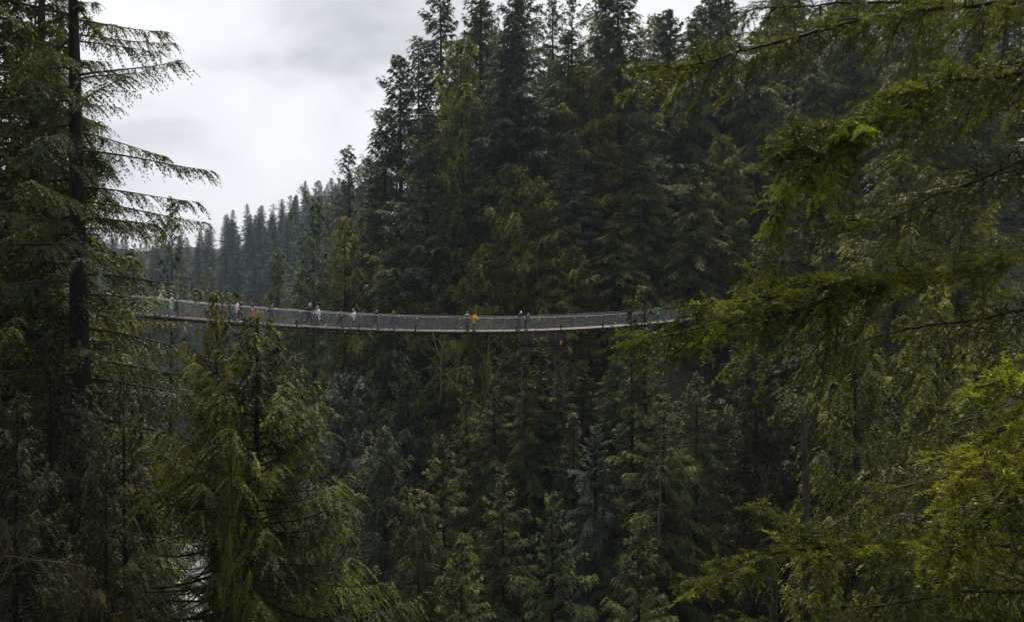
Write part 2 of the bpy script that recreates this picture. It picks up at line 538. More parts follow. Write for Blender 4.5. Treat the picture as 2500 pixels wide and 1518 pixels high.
for X in np.arange(-20, 20, 3.1):
    link('light_bulb', me_b, bridge, bridge_at(X + rng.uniform(-1, 1), HW + 0.17, rng.choice([0.3, 0.35, -0.28])))

# ------------------------------------------------------------------ people
def cloth(name, col, rough=0.8):
    return solid(name, col, rough, 0.12, 9.0, 0.15, spec=0.2)


SKIN = cloth('skin', (0.52, 0.33, 0.24), 0.6)
SKIN_TAN = cloth('tan_skin', (0.36, 0.21, 0.14), 0.6)
EYE = cloth('dark_eye', (0.03, 0.02, 0.02))
LIP = cloth('lip', (0.42, 0.17, 0.15))
_cl = {}


def CM(col):
    k = tuple(col)
    if k not in _cl:
        _cl[k] = cloth('clothing_fabric_%d' % len(_cl), col)
    return _cl[k]


def skeleton(sp):
    """Joints in metres, figure 1.75 m tall, facing +Y, right side +X."""
    mode = sp.get('arms', 'walk'); w = sp.get('walk', 0.0); lean = math.radians(sp.get('lean', 0))
    J = {}

    def rx(v, a):
        x, y, z = v
        return np.array([x, y * math.cos(a) - z * math.sin(a), y * math.sin(a) + z * math.cos(a)])
    hip = np.array([0, 0, 0.93])
    for s, sg in (('l', -1), ('r', 1)):
        a = math.radians(w * sg)
        h = np.array([0.085 * sg, 0, 0.91])
        kn = h + rx((0.012 * sg, 0, -0.42), a)
        bend = -math.radians(8 + (26 if (w * sg) < -1 else 0)) if abs(w) > 1 else -math.radians(3)
        an = kn + rx((0, 0, -0.41), a + bend)
        J['hip' + s], J['knee' + s], J['ank' + s] = h, kn, an
        J['toe' + s] = an + rx((0.02 * sg, 0.17, -0.045), min(0.0, a * 0.8 + bend * 0.5))
    up = lambda v: hip + rx(np.array(v), -lean)
    J['pel'] = hip
    J['waist'] = up((0, 0, 0.13)); J['chest'] = up((0, 0, 0.35)); J['neck'] = up((0, 0.0, 0.54))
    hd = math.radians(sp.get('nod', 8))
    J['head'] = J['neck'] + rx((0, 0.03, 0.15), -lean * 0.6 - hd)
    for s, sg in (('l', -1), ('r', 1)):
        sh = up((0.175 * sg, 0, 0.47)); J['sh' + s] = sh
        m = mode[s] if isinstance(mode, dict) else mode
        if m == 'walk':
            a = math.radians(-w * sg * 0.9)
            el = sh + rx((0.05 * sg, 0, -0.28), a); wr = el + rx((0.01 * sg, 0.03, -0.25), a + math.radians(15))
        elif m == 'rail':                                # forearm resting on the rail in front
            el = sh + rx((0.06 * sg, 0.16, -0.22), 0); wr = el + np.array([-0.10 * sg, 0.24, 0.01])
        elif m == 'side':                                # hand out on the rail beside
            el = sh + np.array([0.16 * sg, 0.10, -0.20]); wr = el + np.array([0.20 * sg, 0.16, 0.02])
        elif m == 'front':
            el = sh + np.array([0.03 * sg, 0.10, -0.26]); wr = el + np.array([-0.03 * sg, 0.23, 0.06])
        elif m == 'phone':
            el = sh + np.array([0.06 * sg, 0.18, -0.17]); wr = el + np.array([-0.08 * sg, 0.14, 0.20])
        elif m == 'raise':
            el = sh + np.array([0.02 * sg, 0.20, 0.16]); wr = el + np.array([0.0, 0.20, 0.17])
        else:
            el = sh + np.array([0.04 * sg, 0, -0.28]); wr = el + np.array([0, 0.03, -0.25])
        J['el' + s], J['wr' + s] = el, wr
        J['hand' + s] = wr + unit(wr - el) * 0.085
    z0 = min(J['ankl'][2], J['ankr'][2]) - 0.075
    for k_ in J:
        J[k_] = J[k_] - np.array([0, 0, z0])
    return J


def head_axes(J):
    z = unit(J['head'] - J['neck']); x = np.array([1, 0, 0.0]); y = unit(np.cross(z, x))
    return x, y, np.cross(x, y)


PEOPLE_TMP = []


def person(sp):
    J = skeleton(sp)
    sc = sp['h'] * 1.05 / 1.75
    X = sp.get('X', None)
    if X is None:
        X = solve_bridge_x(sp['px'])
    root = link('person', None, loc=bridge_at(X, sp.get('off', 0.2), 0.0))
    f = {'R': U3, 'L': -U3, 'C': NB, 'A': -NB}[sp['face'][0]]
    ang = math.atan2(-f[0], f[1]) + math.radians(sp.get('turn', 0))
    root.rotation_euler = (0, 0, ang); root.scale = (sc, sc, sc)
    tag(root, sp['label'], 'person', 'visitors on the suspension bridge')
    hx, hy, hz_ = head_axes(J); Hd = J['head']
    # body
    g = Geo(); c = g.capsule
    c(Hd + hz_ * 0.035, Hd - hz_ * 0.012, 0.088, 0.083); c(Hd - hz_ * 0.02 + hy * 0.02, Hd - hz_ * 0.085 + hy * 0.045, 0.066, 0.040)
    c(Hd + hy * 0.085 + hz_ * 0.005, Hd + hy * 0.104 - hz_ * 0.025, 0.014, 0.019)
    for s in (-1, 1):
        c(Hd + hx * 0.085 * s + hz_ * 0.012, Hd + hx * 0.092 * s - hz_ * 0.022, 0.021, 0.016)
    c(J['neck'] - np.array([0, 0, .06]), Hd - hz_ * 0.05, 0.062, 0.055)
    for dx in (-0.07, 0.07):
        v = np.array([dx, 0, 0])
        c(J['chest'] + v * 1.1, J['waist'] + v * 0.8, 0.095, 0.085); c(J['waist'] + v * 0.8, J['pel'] + v, 0.085, 0.098)
    c(J['shl'], J['shr'], 0.058, 0.058); c(J['chest'], J['neck'] - np.array([0, 0, .05]), 0.1, 0.07)
    for s in 'lr':
        c(J['sh' + s], J['el' + s], 0.052, 0.040); c(J['el' + s], J['wr' + s], 0.040, 0.027); c(J['wr' + s], J['hand' + s], 0.028, 0.034)
        c(J['hip' + s], J['knee' + s], 0.086, 0.055); c(J['knee' + s], J['ank' + s], 0.055, 0.038); c(J['ank' + s], J['toe' + s], 0.042, 0.035)
    # fingers, face details: added after the remesh
    d = Geo()
    for s, sg in (('l', -1), ('r', 1)):
        a = unit(J['hand' + s] - J['wr' + s]); side = unit(np.cross(a, np.array([0.3, 0.2, 1.0]))); dn = unit(np.cross(a, side))
        dn = dn if dn[2] < 0 else -dn
        for q, (o_, l_) in enumerate([(-0.027, .055), (-0.010, .066), (0.008, .062), (0.025, .048)]):
            p0 = J['hand' + s] + side * o_ + a * 0.015
            p1 = p0 + a * l_ * 0.6 + dn * 0.012; p2 = p1 + unit(a * 0.7 + dn) * l_ * 0.55
            d.tubes(np.array([p0, p1, p2]), np.array([.0095, .0085, .006]), 5, ref=tuple(side + 0.01))
        p0 = J['wr' + s] + a * 0.035 - side * 0.028 * 1
        p1 = p0 + unit(a - side * 0.8 + dn * .3) * 0.035; p2 = p1 + unit(a + dn * .4) * 0.028
        d.tubes(np.array([p0, p1, p2]), np.array([.012, .010, .007]), 5, ref=(0.1, 0.2, 1))
    for sx in (-1, 1):
        d.ball(Hd + hx * 0.033 * sx + hy * 0.079 + hz_ * 0.012, (0.013, 0.010, 0.008), 1, 6, 4)
    d.ball(Hd + hy * 0.088 - hz_ * 0.062, (0.024, 0.008, 0.007), 2, 6, 4)
    PEOPLE_TMP.append((root, 'body', g, [sp.get('skin', SKIN), EYE, LIP], d, 0.034))
    # jacket
    hem = sp.get('hem', 0.10)
    g = Geo(); c = g.capsule
    b = sp.get('bulk', 1.0)
    for dx in (-0.075, 0.075):
        v = np.array([dx, 0, 0])
        c(J['chest'] + v * 1.15, J['waist'] + v, 0.115 * b, 0.108 * b); c(J['waist'] + v, J['pel'] + v * 1.05 - np.array([0, 0, hem]), 0.11 * b, 0.115 * b)
    c(J['shl'], J['shr'], 0.077, 0.077); c(J['chest'], J['neck'] - np.array([0, 0, .06]), 0.125, 0.085)
    for s in 'lr':
        c(J['sh' + s], J['el' + s], 0.074 * b, 0.060 * b)
        c(J['el' + s], J['el' + s] * .06 + J['wr' + s] * .94, 0.060 * b, 0.046 * b)
    PEOPLE_TMP.append((root, 'jacket', g, [CM(sp['jacket'])], None, 0.034))
    g = Geo(); c = g.capsule
    for s in 'lr':
        c(J['hip' + s] + np.array([0, 0, .05]), J['knee' + s], 0.108, 0.074); c(J['knee' + s], J['ank' + s] + np.array([0, 0, .03]), 0.074, 0.058)
    c(J['hipl'], J['hipr'], 0.11, 0.11)
    PEOPLE_TMP.append((root, 'trousers', g, [CM(sp['legs'])], None, 0.036))
    for s in 'lr':
        g = Geo(); g.capsule(J['ank' + s] + np.array([0, -0.02, -.03]), J['toe' + s] + np.array([0, 0.01, 0.008]), 0.05, 0.038)
        link('shoe', g.mesh('shoe', [CM(sp.get('shoes', (0.03, 0.03, 0.03)))], True), root)
    g = Geo()
    hair = sp.get('hair', (0.015, 0.012, 0.010))
    if hair is not None:
        g.capsule(Hd + hz_ * 0.055 - hy * 0.015, Hd - hy * 0.035, 0.088, 0.082)
        if sp.get('long'):
            g.capsule(Hd - hy * 0.05, J['neck'] - hy * 0.10 - np.array([0, 0, .12]), 0.085, 0.05)
            for sx in (-1, 1):
                g.capsule(Hd + hx * 0.055 * sx - hy * 0.02, J['neck'] + hx * 0.08 * sx - np.array([0, 0, .07]), 0.05, 0.03)
        link('hair', g.mesh('hair', [CM(hair)], True), root)
    if sp.get('hat'):
        g = Geo(); g.capsule(Hd + hz_ * 0.075, Hd + hz_ * 0.035, 0.085, 0.098)
        if sp.get('brim'):
            g.box(Hd + hz_ * 0.04 + hy * 0.13, (0.065, 0.05, 0.008), 0, np.array([hx, hy, hz_]))
        link('hat', g.mesh('hat', [CM(sp['hat'])], True), root)
    if sp.get('scarf'):
        g = Geo()
        th = np.linspace(0, 2 * math.pi, 13)
        P = J['neck'] + np.stack([np.cos(th) * .10, np.sin(th) * .10, np.sin(th) * -.02 + 0.0], -1)
        g.tubes(P, np.full(13, .045), 6); link('collar', g.mesh('collar', [CM(sp['scarf'])], True), root)
    if sp.get('pack'):
        g = Geo(); bp = (J['chest'] + J['waist']) / 2 + np.array([0, -0.21, 0.04])
        for dx in (-0.06, 0.06):
            g.capsule(bp + np.array([dx, 0, 0.12]), bp + np.array([dx, -0.01, -0.13]), 0.10, 0.115)
        g.capsule(bp + np.array([0, -0.09, -0.05]), bp + np.array([0, -0.09, -0.12]), 0.07, 0.075)
        pk = link('backpack', g.mesh('backpack', [CM(sp['pack'])], True), root)
        g = Geo()
        for s, sg in (('l', -1), ('r', 1)):
            sh = J['sh' + s]
            P = np.array([sh + (-sg * .06, -.10, -.02), sh + (-sg * .05, 0.0, .085), sh + (-sg * .05, .10, -.03), sh + (-sg * .05, .09, -.22), sh + (-sg * .03, -.08, -.32)])
            g.tubes(P, np.full(5, .018), 5, ref=(1, .1, .1))
        link('strap', g.mesh('strap', [CM(sp['pack'])], True), pk)
    if sp.get('bag'):
        g = Geo(); q = J['hipr'] + np.array([0.10, 0.06, 0.05])
        g.capsule(q + np.array([0, -.09, 0]), q + np.array([0, .09, 0]), 0.075, 0.075)
        link('shoulder_bag', g.mesh('shoulder_bag', [CM(sp['bag'])], True), root)
    if sp.get('camera'):
        g = Geo(); q = (J['handl'] + J['handr']) / 2
        g.box(q, (0.06, 0.02, 0.04)); g.tubes(np.array([q, q + np.array([0, 0.07, 0])]), np.array([.03, .03]), 8, ref=(1, 0, 0))
        o = link('handheld_camera', g.mesh('handheld_camera', [CM((0.02, 0.02, 0.02))]), None)
        o.matrix_world = Matrix.Translation(root.location) @ Matrix.Rotation(ang, 4, 'Z') @ Matrix.Scale(sc, 4)
        tag(o, 'small dark camera held up by the visitor in the turquoise jacket', 'camera')
    return root


NAVY, BLACK, JEAN, DJEAN, WHITE = (0.018, 0.022, 0.04), (0.014, 0.014, 0.016), (0.07, 0.13, 0.24), (0.02, 0.035, 0.07), (0.66, 0.68, 0.72)
GREYH, BLOND, BROWN, DARKH = (0.55, 0.53, 0.50), (0.42, 0.33, 0.20), (0.10, 0.05, 0.025), (0.012, 0.010, 0.010)
people = [
    dict(px=221, face='L', h=1.75, jacket=(0.16, 0.26, 0.40), legs=(0.35, 0.45, 0.58), walk=18, off=.3, label='visitor in pale blue half hidden beside the big fir trunk at far left'),
    dict(px=243, face='R', h=1.62, jacket=(0.52, 0.07, 0.035), legs=DJEAN, walk=16, off=-.2, label='visitor in an orange red jacket seen through twigs right of the fir trunk'),
    dict(px=391, face='L', h=1.84, jacket=(0.52, 0.45, 0.33), legs=JEAN, hair=BLOND, arms='front', walk=6, hem=.02, off=.3, label='tall fair haired visitor in a cream jacket and pale jeans near the left end'),
    dict(px=416, face='R', h=1.66, jacket=(0.64, 0.64, 0.62), legs=(0.13, 0.24, 0.38), long=True, arms='front', walk=6, hem=.30, shoes=WHITE, off=.35, label='black haired woman in a knee length pale grey coat beside the green jacket'),
    dict(px=430, face='R', h=1.70, jacket=(0.045, 0.085, 0.055), legs=DJEAN, hair=(0.04, .015, .015), arms='rail', walk=10, shoes=(0.35, 0.12, 0.04), off=.1, label='visitor in a dark green jacket and jeans with forearms over the rail'),
    dict(px=556, face='L', h=1.80, jacket=NAVY, legs=(0.03, 0.07, 0.12), hat=BLACK, brim=True, skin=SKIN_TAN, walk=26, lean=8, off=.2, label='man in a black cap and navy jacket striding left just behind the cedar top'),
    dict(px=574, face='R', h=1.66, jacket=(0.78, 0.79, 0.82), legs=NAVY, hair=(0.05, 0.02, 0.015), bag=(0.50, 0.08, 0.09), walk=20, lean=6, hem=.14, shoes=WHITE, off=.45, label='woman in a white jacket with a red shoulder bag walking right'),
    dict(px=587, face='R', h=1.76, jacket=BLACK, legs=BLACK, walk=12, lean=5, off=-.15, label='person in black directly behind the woman with the red bag'),
    dict(px=616, face='L', h=1.72, jacket=(0.05, 0.018, 0.014), legs=NAVY, hat=(0.08, 0.10, 0.10), walk=14, off=.0, bulk=1.05, label='adult in a grey hat and dark red brown jacket behind the child in pink'),
    dict(px=613, face='L', h=1.32, jacket=(0.85, 0.12, 0.17), legs=(0.03, 0.05, 0.045), hair=BLACK, walk=22, hem=.10, bulk=1.25, shoes=(0.50, 0.07, 0.07), off=.5, label='small child in a padded bright pink jacket and red shoes'),
    dict(px=661, face='R', h=1.72, jacket=(0.10, 0.10, 0.10), legs=(0.055, 0.05, 0.05), arms={'l': 'walk', 'r': 'side'}, pack=(0.035, 0.037, 0.035), walk=18, shoes=(.3, .3, .3), off=.2, label='lone walker with a dark backpack and grey sleeves, one hand on the rail'),
    dict(px=753, face='R', h=1.84, jacket=(0.022, 0.035, 0.065), legs=NAVY, hair=GREYH, arms='front', pack=(0.02, 0.03, 0.05), walk=16, shoes=(.25, .25, .28), off=.25, label='white haired man in navy with a blue backpack facing the man in white'),
    dict(px=776, face='L', h=1.74, jacket=(0.78, 0.82, 0.90), legs=NAVY, hair=(0.30, 0.24, 0.20), arms={'l': 'front', 'r': 'walk'}, walk=24, lean=8, hem=.20, shoes=(0.75, 0.75, 0.75), off=.35, label='balding man in a long white shirt and white shoes striding left'),
    dict(px=826, face='R', h=1.52, jacket=(0.035, 0.038, 0.055), legs=(0.022, 0.03, 0.045), hair=(0.09, 0.03, 0.02), arms={'l': 'walk', 'r': 'side'}, pack=(0.22, 0.23, 0.22), walk=12, off=.45, label='short reddish haired walker in dark clothes with a grey bag on the back'),
    dict(px=861, face='L', h=1.68, jacket=(0.66, 0.68, 0.76), legs=JEAN, hair=(0.22, 0.14, 0.08), arms={'l': 'side', 'r': 'front'}, scarf=(0.10, 0.05, 0.09), walk=22, hem=.08, off=.3, label='person with white sleeves, dark scarf and blue jeans, one hand on the rail'),
    dict(px=912, face='R', h=1.74, jacket=(0.040, 0.042, 0.052), legs=(0.030, 0.033, 0.042), arms={'l': 'side', 'r': 'side'}, walk=12, lean=4, off=.45, label='dark haired man in charcoal reaching along the rail, left of the long haired woman'),
    dict(px=953, face='R', h=1.62, jacket=(0.05, 0.06, 0.09), legs=(0.045, 0.08, 0.15), hair=(0.20, 0.12, 0.055), long=True, arms={'l': 'rail', 'r': 'side'}, walk=10, lean=6, off=.4, label='woman with long brown hair, dark blue jacket and jeans, holding the rail'),
    dict(px=1136, face='C', turn=-25, h=1.76, jacket=(0.10, 0.12, 0.15), legs=(0.030, 0.034, 0.034), hat=(0.17, 0.19, 0.21), scarf=(0.62, 0.66, 0.03), arms='rail', lean=20, off=.35, skin=SKIN_TAN, label='visitor in a grey beanie with a bright yellow green collar leaning on the rail'),
    dict(px=1152, face='C', turn=20, h=1.70, jacket=(0.90, 0.42, 0.01), legs=(0.06, 0.068, 0.068), hair=(0.05, 0.02, 0.015), arms='rail', lean=16, hem=.18, pack=(0.16, 0.10, 0.02), off=.35, label='visitor in a bright orange yellow raincoat leaning on the rail at mid bridge'),
    dict(px=1261, face='C', turn=35, h=1.78, jacket=(0.030, 0.032, 0.060), legs=(0.022, 0.024, 0.036), hat=(0.42, 0.44, 0.70), brim=True, arms='rail', lean=14, off=.3, hem=.2, label='man in a pale violet cap and navy jacket leaning beside the bending woman'),
    dict(px=1278, face='C', turn=20, h=1.66, jacket=(0.022, 0.022, 0.028), legs=(0.020, 0.022, 0.030), hair=(0.30, 0.22, 0.13), long=True, arms='rail', lean=26, nod=22, off=.35, hem=.25, label='woman in a black coat bending over the rail beside the man in the pale cap'),
    dict(px=1592, face='C', h=1.66, jacket=(0.018, 0.020, 0.05), legs=(0.05, 0.10, 0.17), arms='rail', shoes=(0.7, 0.7, 0.7), lean=8, off=.3, label='visitor in a dark blue top with white shoes, partly behind the young fir'),
    dict(px=1604, face='C', h=1.60, jacket=(0.02, 0.42, 0.50), legs=BLACK, hair=(0.22, 0.16, 0.06), arms='phone', lean=6, off=.1, camera=True, label='visitor in a bright turquoise jacket taking a picture on the right part of the bridge'),
    dict(px=1621, face='L', h=1.76, jacket=(0.025, 0.023, 0.022), legs=(0.05, 0.12, 0.26), arms='front', lean=4, walk=6, off=.2, label='dark clothed visitor in blue jeans between the turquoise jacket and the raised arm'),
    dict(px=1631, face='L', h=1.78, jacket=(0.16, 0.15, 0.12), legs=(0.30, 0.16, 0.08), hat=(0.60, 0.62, 0.66), arms={'l': 'raise', 'r': 'side'}, lean=2, walk=6, off=-.2, label='man in a grey top and tan trousers with one arm raised beside his white cap'),
    dict(px=1667, face='R', h=1.72, jacket=(0.03, 0.03, 0.04), legs=BLACK, walk=10, off=.0, label='dark jacketed visitor, leftmost of the four behind the fir tips at right'),
    dict(px=1679, face='R', h=1.76, jacket=(0.06, 0.03, 0.025), legs=BLACK, hair=(0.08, 0.03, 0.02), walk=10, off=.3, label='brown haired visitor, second from left behind the fir tips at right'),
    dict(px=1691, face='R', h=1.70, jacket=(0.025, 0.03, 0.05), legs=BLACK, walk=10, off=-.3, label='visitor in navy just left of the white haired one at the right end'),
    dict(px=1702, face='L', h=1.80, jacket=(0.35, 0.38, 0.46), legs=NAVY, hair=(0.6, 0.62, 0.66), walk=10, off=.2, label='visitor with white hair and a pale blue grey jacket behind the fir tips'),
    dict(px=1838, face='L', h=1.74, jacket=(0.02, 0.14, 0.60), legs=NAVY, walk=14, off=.2, label='visitor in a vivid blue jacket glimpsed through the needles near the right bank'),
]
for sp in people:
    person(sp)
tmp = []
for root, nm, g, mats, extra, vox in PEOPLE_TMP:
    o = link('tmp', g.mesh('tmp', []))
    md = o.modifiers.new('r', 'REMESH'); md.mode = 'VOXEL'; md.voxel_size = vox; md.use_smooth_shade = True
    ms = o.modifiers.new('s', 'SMOOTH'); ms.iterations = 3; ms.factor = 0.5
    tmp.append(o)
dg = bpy.context.evaluated_depsgraph_get(); dg.update()
for o, (root, nm, g, mats, extra, vox) in zip(tmp, PEOPLE_TMP):
    ev = o.evaluated_get(dg); me = ev.to_mesh()
    nv_ = len(me.vertices); co = np.empty(nv_ * 3, np.float32); me.vertices.foreach_get('co', co)
    g2 = Geo(); co = co.reshape(-1, 3)
    nl = len(me.loops); li = np.empty(nl, np.int32); me.loops.foreach_get('vertex_index', li)
    npg = len(me.polygons); lt = np.empty(npg, np.int32); me.polygons.foreach_get('loop_total', lt)
    g2.v.append(co); g2.idx.append(li); g2.tot.append(lt); g2.mi.append(np.zeros(npg, np.int32)); g2.ti.append(np.zeros(nv_, np.float32)); g2.n = nv_
    ev.to_mesh_clear()
    if extra is not None:
        for a_, b_ in zip(extra.idx, [None] * 999):
            g2.idx.append(np.asarray(a_, np.int32) + nv_)
        g2.v += extra.v; g2.tot += extra.tot; g2.mi += extra.mi; g2.ti += extra.ti
    link(nm, g2.mesh(nm, mats, True), root)
for o in tmp:
    m_ = o.data; bpy.data.objects.remove(o); bpy.data.meshes.remove(m_)

# ------------------------------------------------------------------ timber platform on the far bank, below the bridge
plat = link('viewing_platform', None, loc=W(1325, 850, 84.5))
plat.scale = (.87, .87, .87)
tag(plat, 'dark board sided timber viewing platform tucked in the trees under the bridge', 'platform')
P0 = np.zeros(3)
gb_ = Geo(); gb_.box((0, 0, 0), (0.083, 0.02, 0.92)); me_bd = gb_.mesh('board', [M['dark_wood']])
for k_ in range(31):
    o = link('board', me_bd, plat, (-2.8 + k_ * 0.182, -1.3 + rng.uniform(-.008, .008), 1.05)); o.rotation_euler = (0, rng.normal(0, .004), 0)
for nm, c_, s_, mt in [('top_rail', (0, -1.3, 2.02), (2.95, .06, .05), 'dark_wood'), ('beam', (0, -1.33, 0.0), (2.95, .09, .14), 'dark_wood'), ('beam', (0, -1.34, -0.36), (2.95, .09, .12), 'dark_wood'), ('floor', (0, 0, 0.17), (2.95, 1.25, .03), 'dark_wood')]:
    g = Geo(); g.box(c_, s_); link(nm, g.mesh(nm, [M[mt]]), plat)
for x_ in (-2.85, -1.2, 0.5, 1.5, 2.85):
    g = Geo(); g.box((x_, -1.38, 0.95), (.05, .04, 1.05)); link('railing_post', g.mesh('railing_post', [M['joist_end']]), plat)
for x_ in (-2.5, 2.5):
    for y_ in (-1.0, 1.0):
        g = Geo(); g.box((x_, y_, -14.4), (.11, .11, 14.0)); link('post', g.mesh('post', [M['dark_wood']]), plat)
g = Geo(); g.box((0, 0, 0), (.12, .015, .27)); 
o = link('warning_sign', g.mesh('warning_sign', [cloth('orange_sign_paint', (0.50, 0.22, 0.02))]), None, W(1369.5, 838, 83.2))
tag(o, 'small narrow orange sign fixed on the right end of the dark timber platform', 'sign')

# ------------------------------------------------------------------ conifers
ST = {
    # crown start, profile power, branches, slope a, droop b, tip c, twigs/m, twig length, twig hang, kites per twig, kite length, kite width, angle, irregularity
    'fir':     dict(tb=.05, pw=.62, nb=290, a=.10, b=-.70, c=.45, tpm=6.0, tl=1.15, hang=.45, m=9, kl=.31, kw=.10, al=50, irr=.32, gap=.30),
    'ragged':  dict(tb=.08, pw=.55, nb=170, a=.20, b=-.80, c=.60, tpm=6.5, tl=1.05, hang=.45, m=9, kl=.31, kw=.10, al=55, irr=.60, gap=.6),
    'silver':  dict(tb=.05, pw=.62, nb=300, a=.12, b=-.55, c=.35, tpm=6.0, tl=1.10, hang=.25, m=9, kl=.30, kw=.10, al=48, irr=.24, gap=.2),
    'hemlock': dict(tb=.06, pw=.66, nb=250, a=.18, b=-.70, c=.10, tpm=6.6, tl=1.30, hang=.35, m=9, kl=.31, kw=.095, al=42, irr=.28, gap=.35),
    'cedar':   dict(tb=.04, pw=.58, nb=270, a=-.02, b=-.70, c=.60, tpm=6.6, tl=1.15, hang=.75, m=10, kl=.26, kw=.09, al=38, irr=.30, gap=.25),
    'young':   dict(tb=.02, pw=.85, nb=175, a=.22, b=-.45, c=.25, tpm=9.0, tl=.75, hang=.20, m=9, kl=.22, kw=.07, al=48, irr=.18, gap=.15),
    'slope':   dict(tb=.05, pw=.66, nb=210, a=.16, b=-.60, c=.22, tpm=8.5, tl=.95, hang=.32, m=13, kl=.20, kw=.058, al=44, irr=.24, gap=.25),
    'near_cedar': dict(tb=.06, pw=.74, nb=300, a=-.02, b=-.25, c=.32, tpm=8.6, tl=.80, hang=.85, m=26, kl=.13, kw=.034, al=38, irr=.20, gap=.16),
    'low_cedar': dict(tb=.06, pw=.60, nb=190, a=-.12, b=-.30, c=.40, tpm=7.0, tl=.80, hang=.9, m=22, kl=.15, kw=.038, al=36, irr=.32, gap=.3),
    'near_fir':   dict(tb=.16, pw=.40, nb=118, a=.06, b=-.34, c=.20, tpm=13.0, tl=.85, hang=.55, m=12, kl=.15, kw=.050, al=48, irr=.40, gap=.5),
}


def conifer(seed, H, R, style, mat, bark='bark', vis=None, thin=None):
    """vis = (z0, z1): build foliage only for that stretch of the stem (in metres above the base)."""
    st = ST[style]; r = np.random.default_rng(seed)
    nb = st['nb']
    u = (np.arange(nb) + r.random(nb)) / nb
    t = st['tb'] + (1 - st['tb']) * (1 - (1 - u) ** 1.25) * 0.995
    if vis is not None:
        t = (vis[0] + (vis[1] - vis[0]) * u) / H
    az = np.arange(nb) * 2.39996 + r.normal(0, .5, nb)
    rel = np.clip((1 - t) / (1 - st['tb']), 0, 1)
    Lb = R * (rel ** st['pw']) * (1 - 0.25 * smooth(.75, 1.0, rel)) * np.clip(1 + st['irr'] * r.normal(0, .8, nb), .25, 1.7)
    ph = r.random(6) * 6.28
    lob = 1 + st['gap'] * 0.5 * (np.sin(az * 2 + t * 17 + ph[0]) + np.sin(az * 3 - t * 31 + ph[1])) * .6 + st['gap'] * .3 * np.sin(t * 55 + ph[2])
    Lb = np.maximum(Lb * np.clip(lob, .3, 1.6), 0.35)
    z0 = t * H
    cst = r.normal(0, .12, nb)
    a = st['a'] + r.normal(0, .10, nb) + 0.35 * smooth(.25, 0, rel)
    b = np.full(nb, st['b']) * (1 - .7 * smooth(.3, 0, rel)); c_ = np.full(nb, st['c'])
    leanx, leany = r.normal(0, .01, 2)

    def at(bi, s):
        L_ = Lb[bi]; aa = az[bi] + cst[bi] * s
        zz = z0[bi] + L_ * (a[bi] * s + b[bi] * s ** 2 + c_[bi] * s ** 3)
        return np.stack([np.cos(aa) * L_ * s + leanx * zz, np.sin(aa) * L_ * s + leany * zz, zz], -1)
    cg, tg = Geo(), Geo()
    # stem
    K = 26; hz = np.linspace(0, 1, K)
    r0 = 0.0105 * H + 0.06
    wob = np.cumsum(r.normal(0, .02, (K, 2)), 0) * .6
    stem = np.stack([leanx * hz * H + wob[:, 0], leany * hz * H + wob[:, 1], hz * H], -1)
    tg.tubes(stem, r0 * (1 - hz) ** .85 + .012, 10, 0, ref=(1, 0, 0))
    # limbs
    s6 = np.linspace(0, 1, 7)
    bi = np.repeat(np.arange(nb), 7)
    P = at(bi, np.tile(s6, nb)).reshape(nb, 7, 3)
    rr = (0.010 + 0.0095 * Lb)[:, None] * (1 - s6 * .93)[None]
    tg_ = cg
    tg_.tubes(P, rr, 3 if not style.startswith('near') else 5, 1)
    # dead snaggy limbs on the bare lower stem
    # twigs
    nt_ = np.maximum((Lb * st['tpm'] * 2).astype(int), 5)
    bi = np.repeat(np.arange(nb), nt_); T = len(bi)
    s = 0.10 + 0.90 * r.random(T) ** (.95 if style == 'near_fir' else .78)
    clump = 0.5 + 0.5 * np.sin(s * (9 + 3 * r.random(nb)[bi]) + (r.random(nb) * 6.28)[bi])
    keep = r.random(T) < 0.45 + 0.75 * clump * 1.0
    if thin:                                            # a side of the crown that has died back
        am = np.mod(az[bi], 2 * math.pi)
        keep &= ~((am > thin[0]) & (am < thin[1]) & (z0[bi] < H - 6) & (r.random(T) > thin[2]))
    bi, s = bi[keep], s[keep]; T = len(bi)
    P0 = at(bi, s); P1 = at(bi, np.minimum(s + .03, 1.03)); tan = unit(P1 - P0)
    aa = az[bi]; lat = np.stack([-np.sin(aa), np.cos(aa), np.zeros(T)], -1)
    side = np.where(r.random(T) < .5, -1.0, 1.0)[:, None]
    al = np.radians(st['al'] + r.normal(0, 14, T))[:, None]
    D = tan * np.cos(al) + lat * side * np.sin(al)
    D[:, 2] += -st['hang'] * r.uniform(.3, 1.0, T) + r.normal(0, .12, T)
    D = unit(D)
    tl = st['tl'] * (1 - .45 * s) * r.uniform(.5, 1.25, T) * np.clip(Lb[bi] / min(R * .5, 2.4), .35, 1.15)
    tb_ = r.random(nb)[bi] * .5 + r.random(T) * .25
    sag = 0.25 + st['hang'] * .45
    m = st['m']
    q = (np.arange(m) + .6) / m
    Q = np.repeat(q[None], T, 0) + r.normal(0, .03, (T, m))
    Qf = Q.ravel(); ti = np.repeat(np.arange(T), m)
    Pk = P0[ti] + D[ti] * (tl[ti] * Qf)[:, None]
    Pk[:, 2] -= sag * tl[ti] * Qf ** 2
    Dt = D[ti].copy(); Dt[:, 2] -= 2 * sag * Qf * .7; Dt = unit(Dt)
    nrm = unit(np.stack([r.normal(0, .35, len(ti)), r.normal(0, .35, len(ti)), np.ones(len(ti))], -1))
    sd = unit(np.cross(Dt, nrm))
    sgn = np.where((np.tile(np.arange(m), T) % 2) == 0, -1.0, 1.0)[:, None]
    be = np.radians(np.where(np.tile(np.arange(m), T) == m - 1, 4, 38) + r.normal(0, 10, len(ti)))[:, None]
    Dk = unit(Dt * np.cos(be) + sd * sgn * np.sin(be)); Dk[:, 2] -= .10; Dk = unit(Dk)
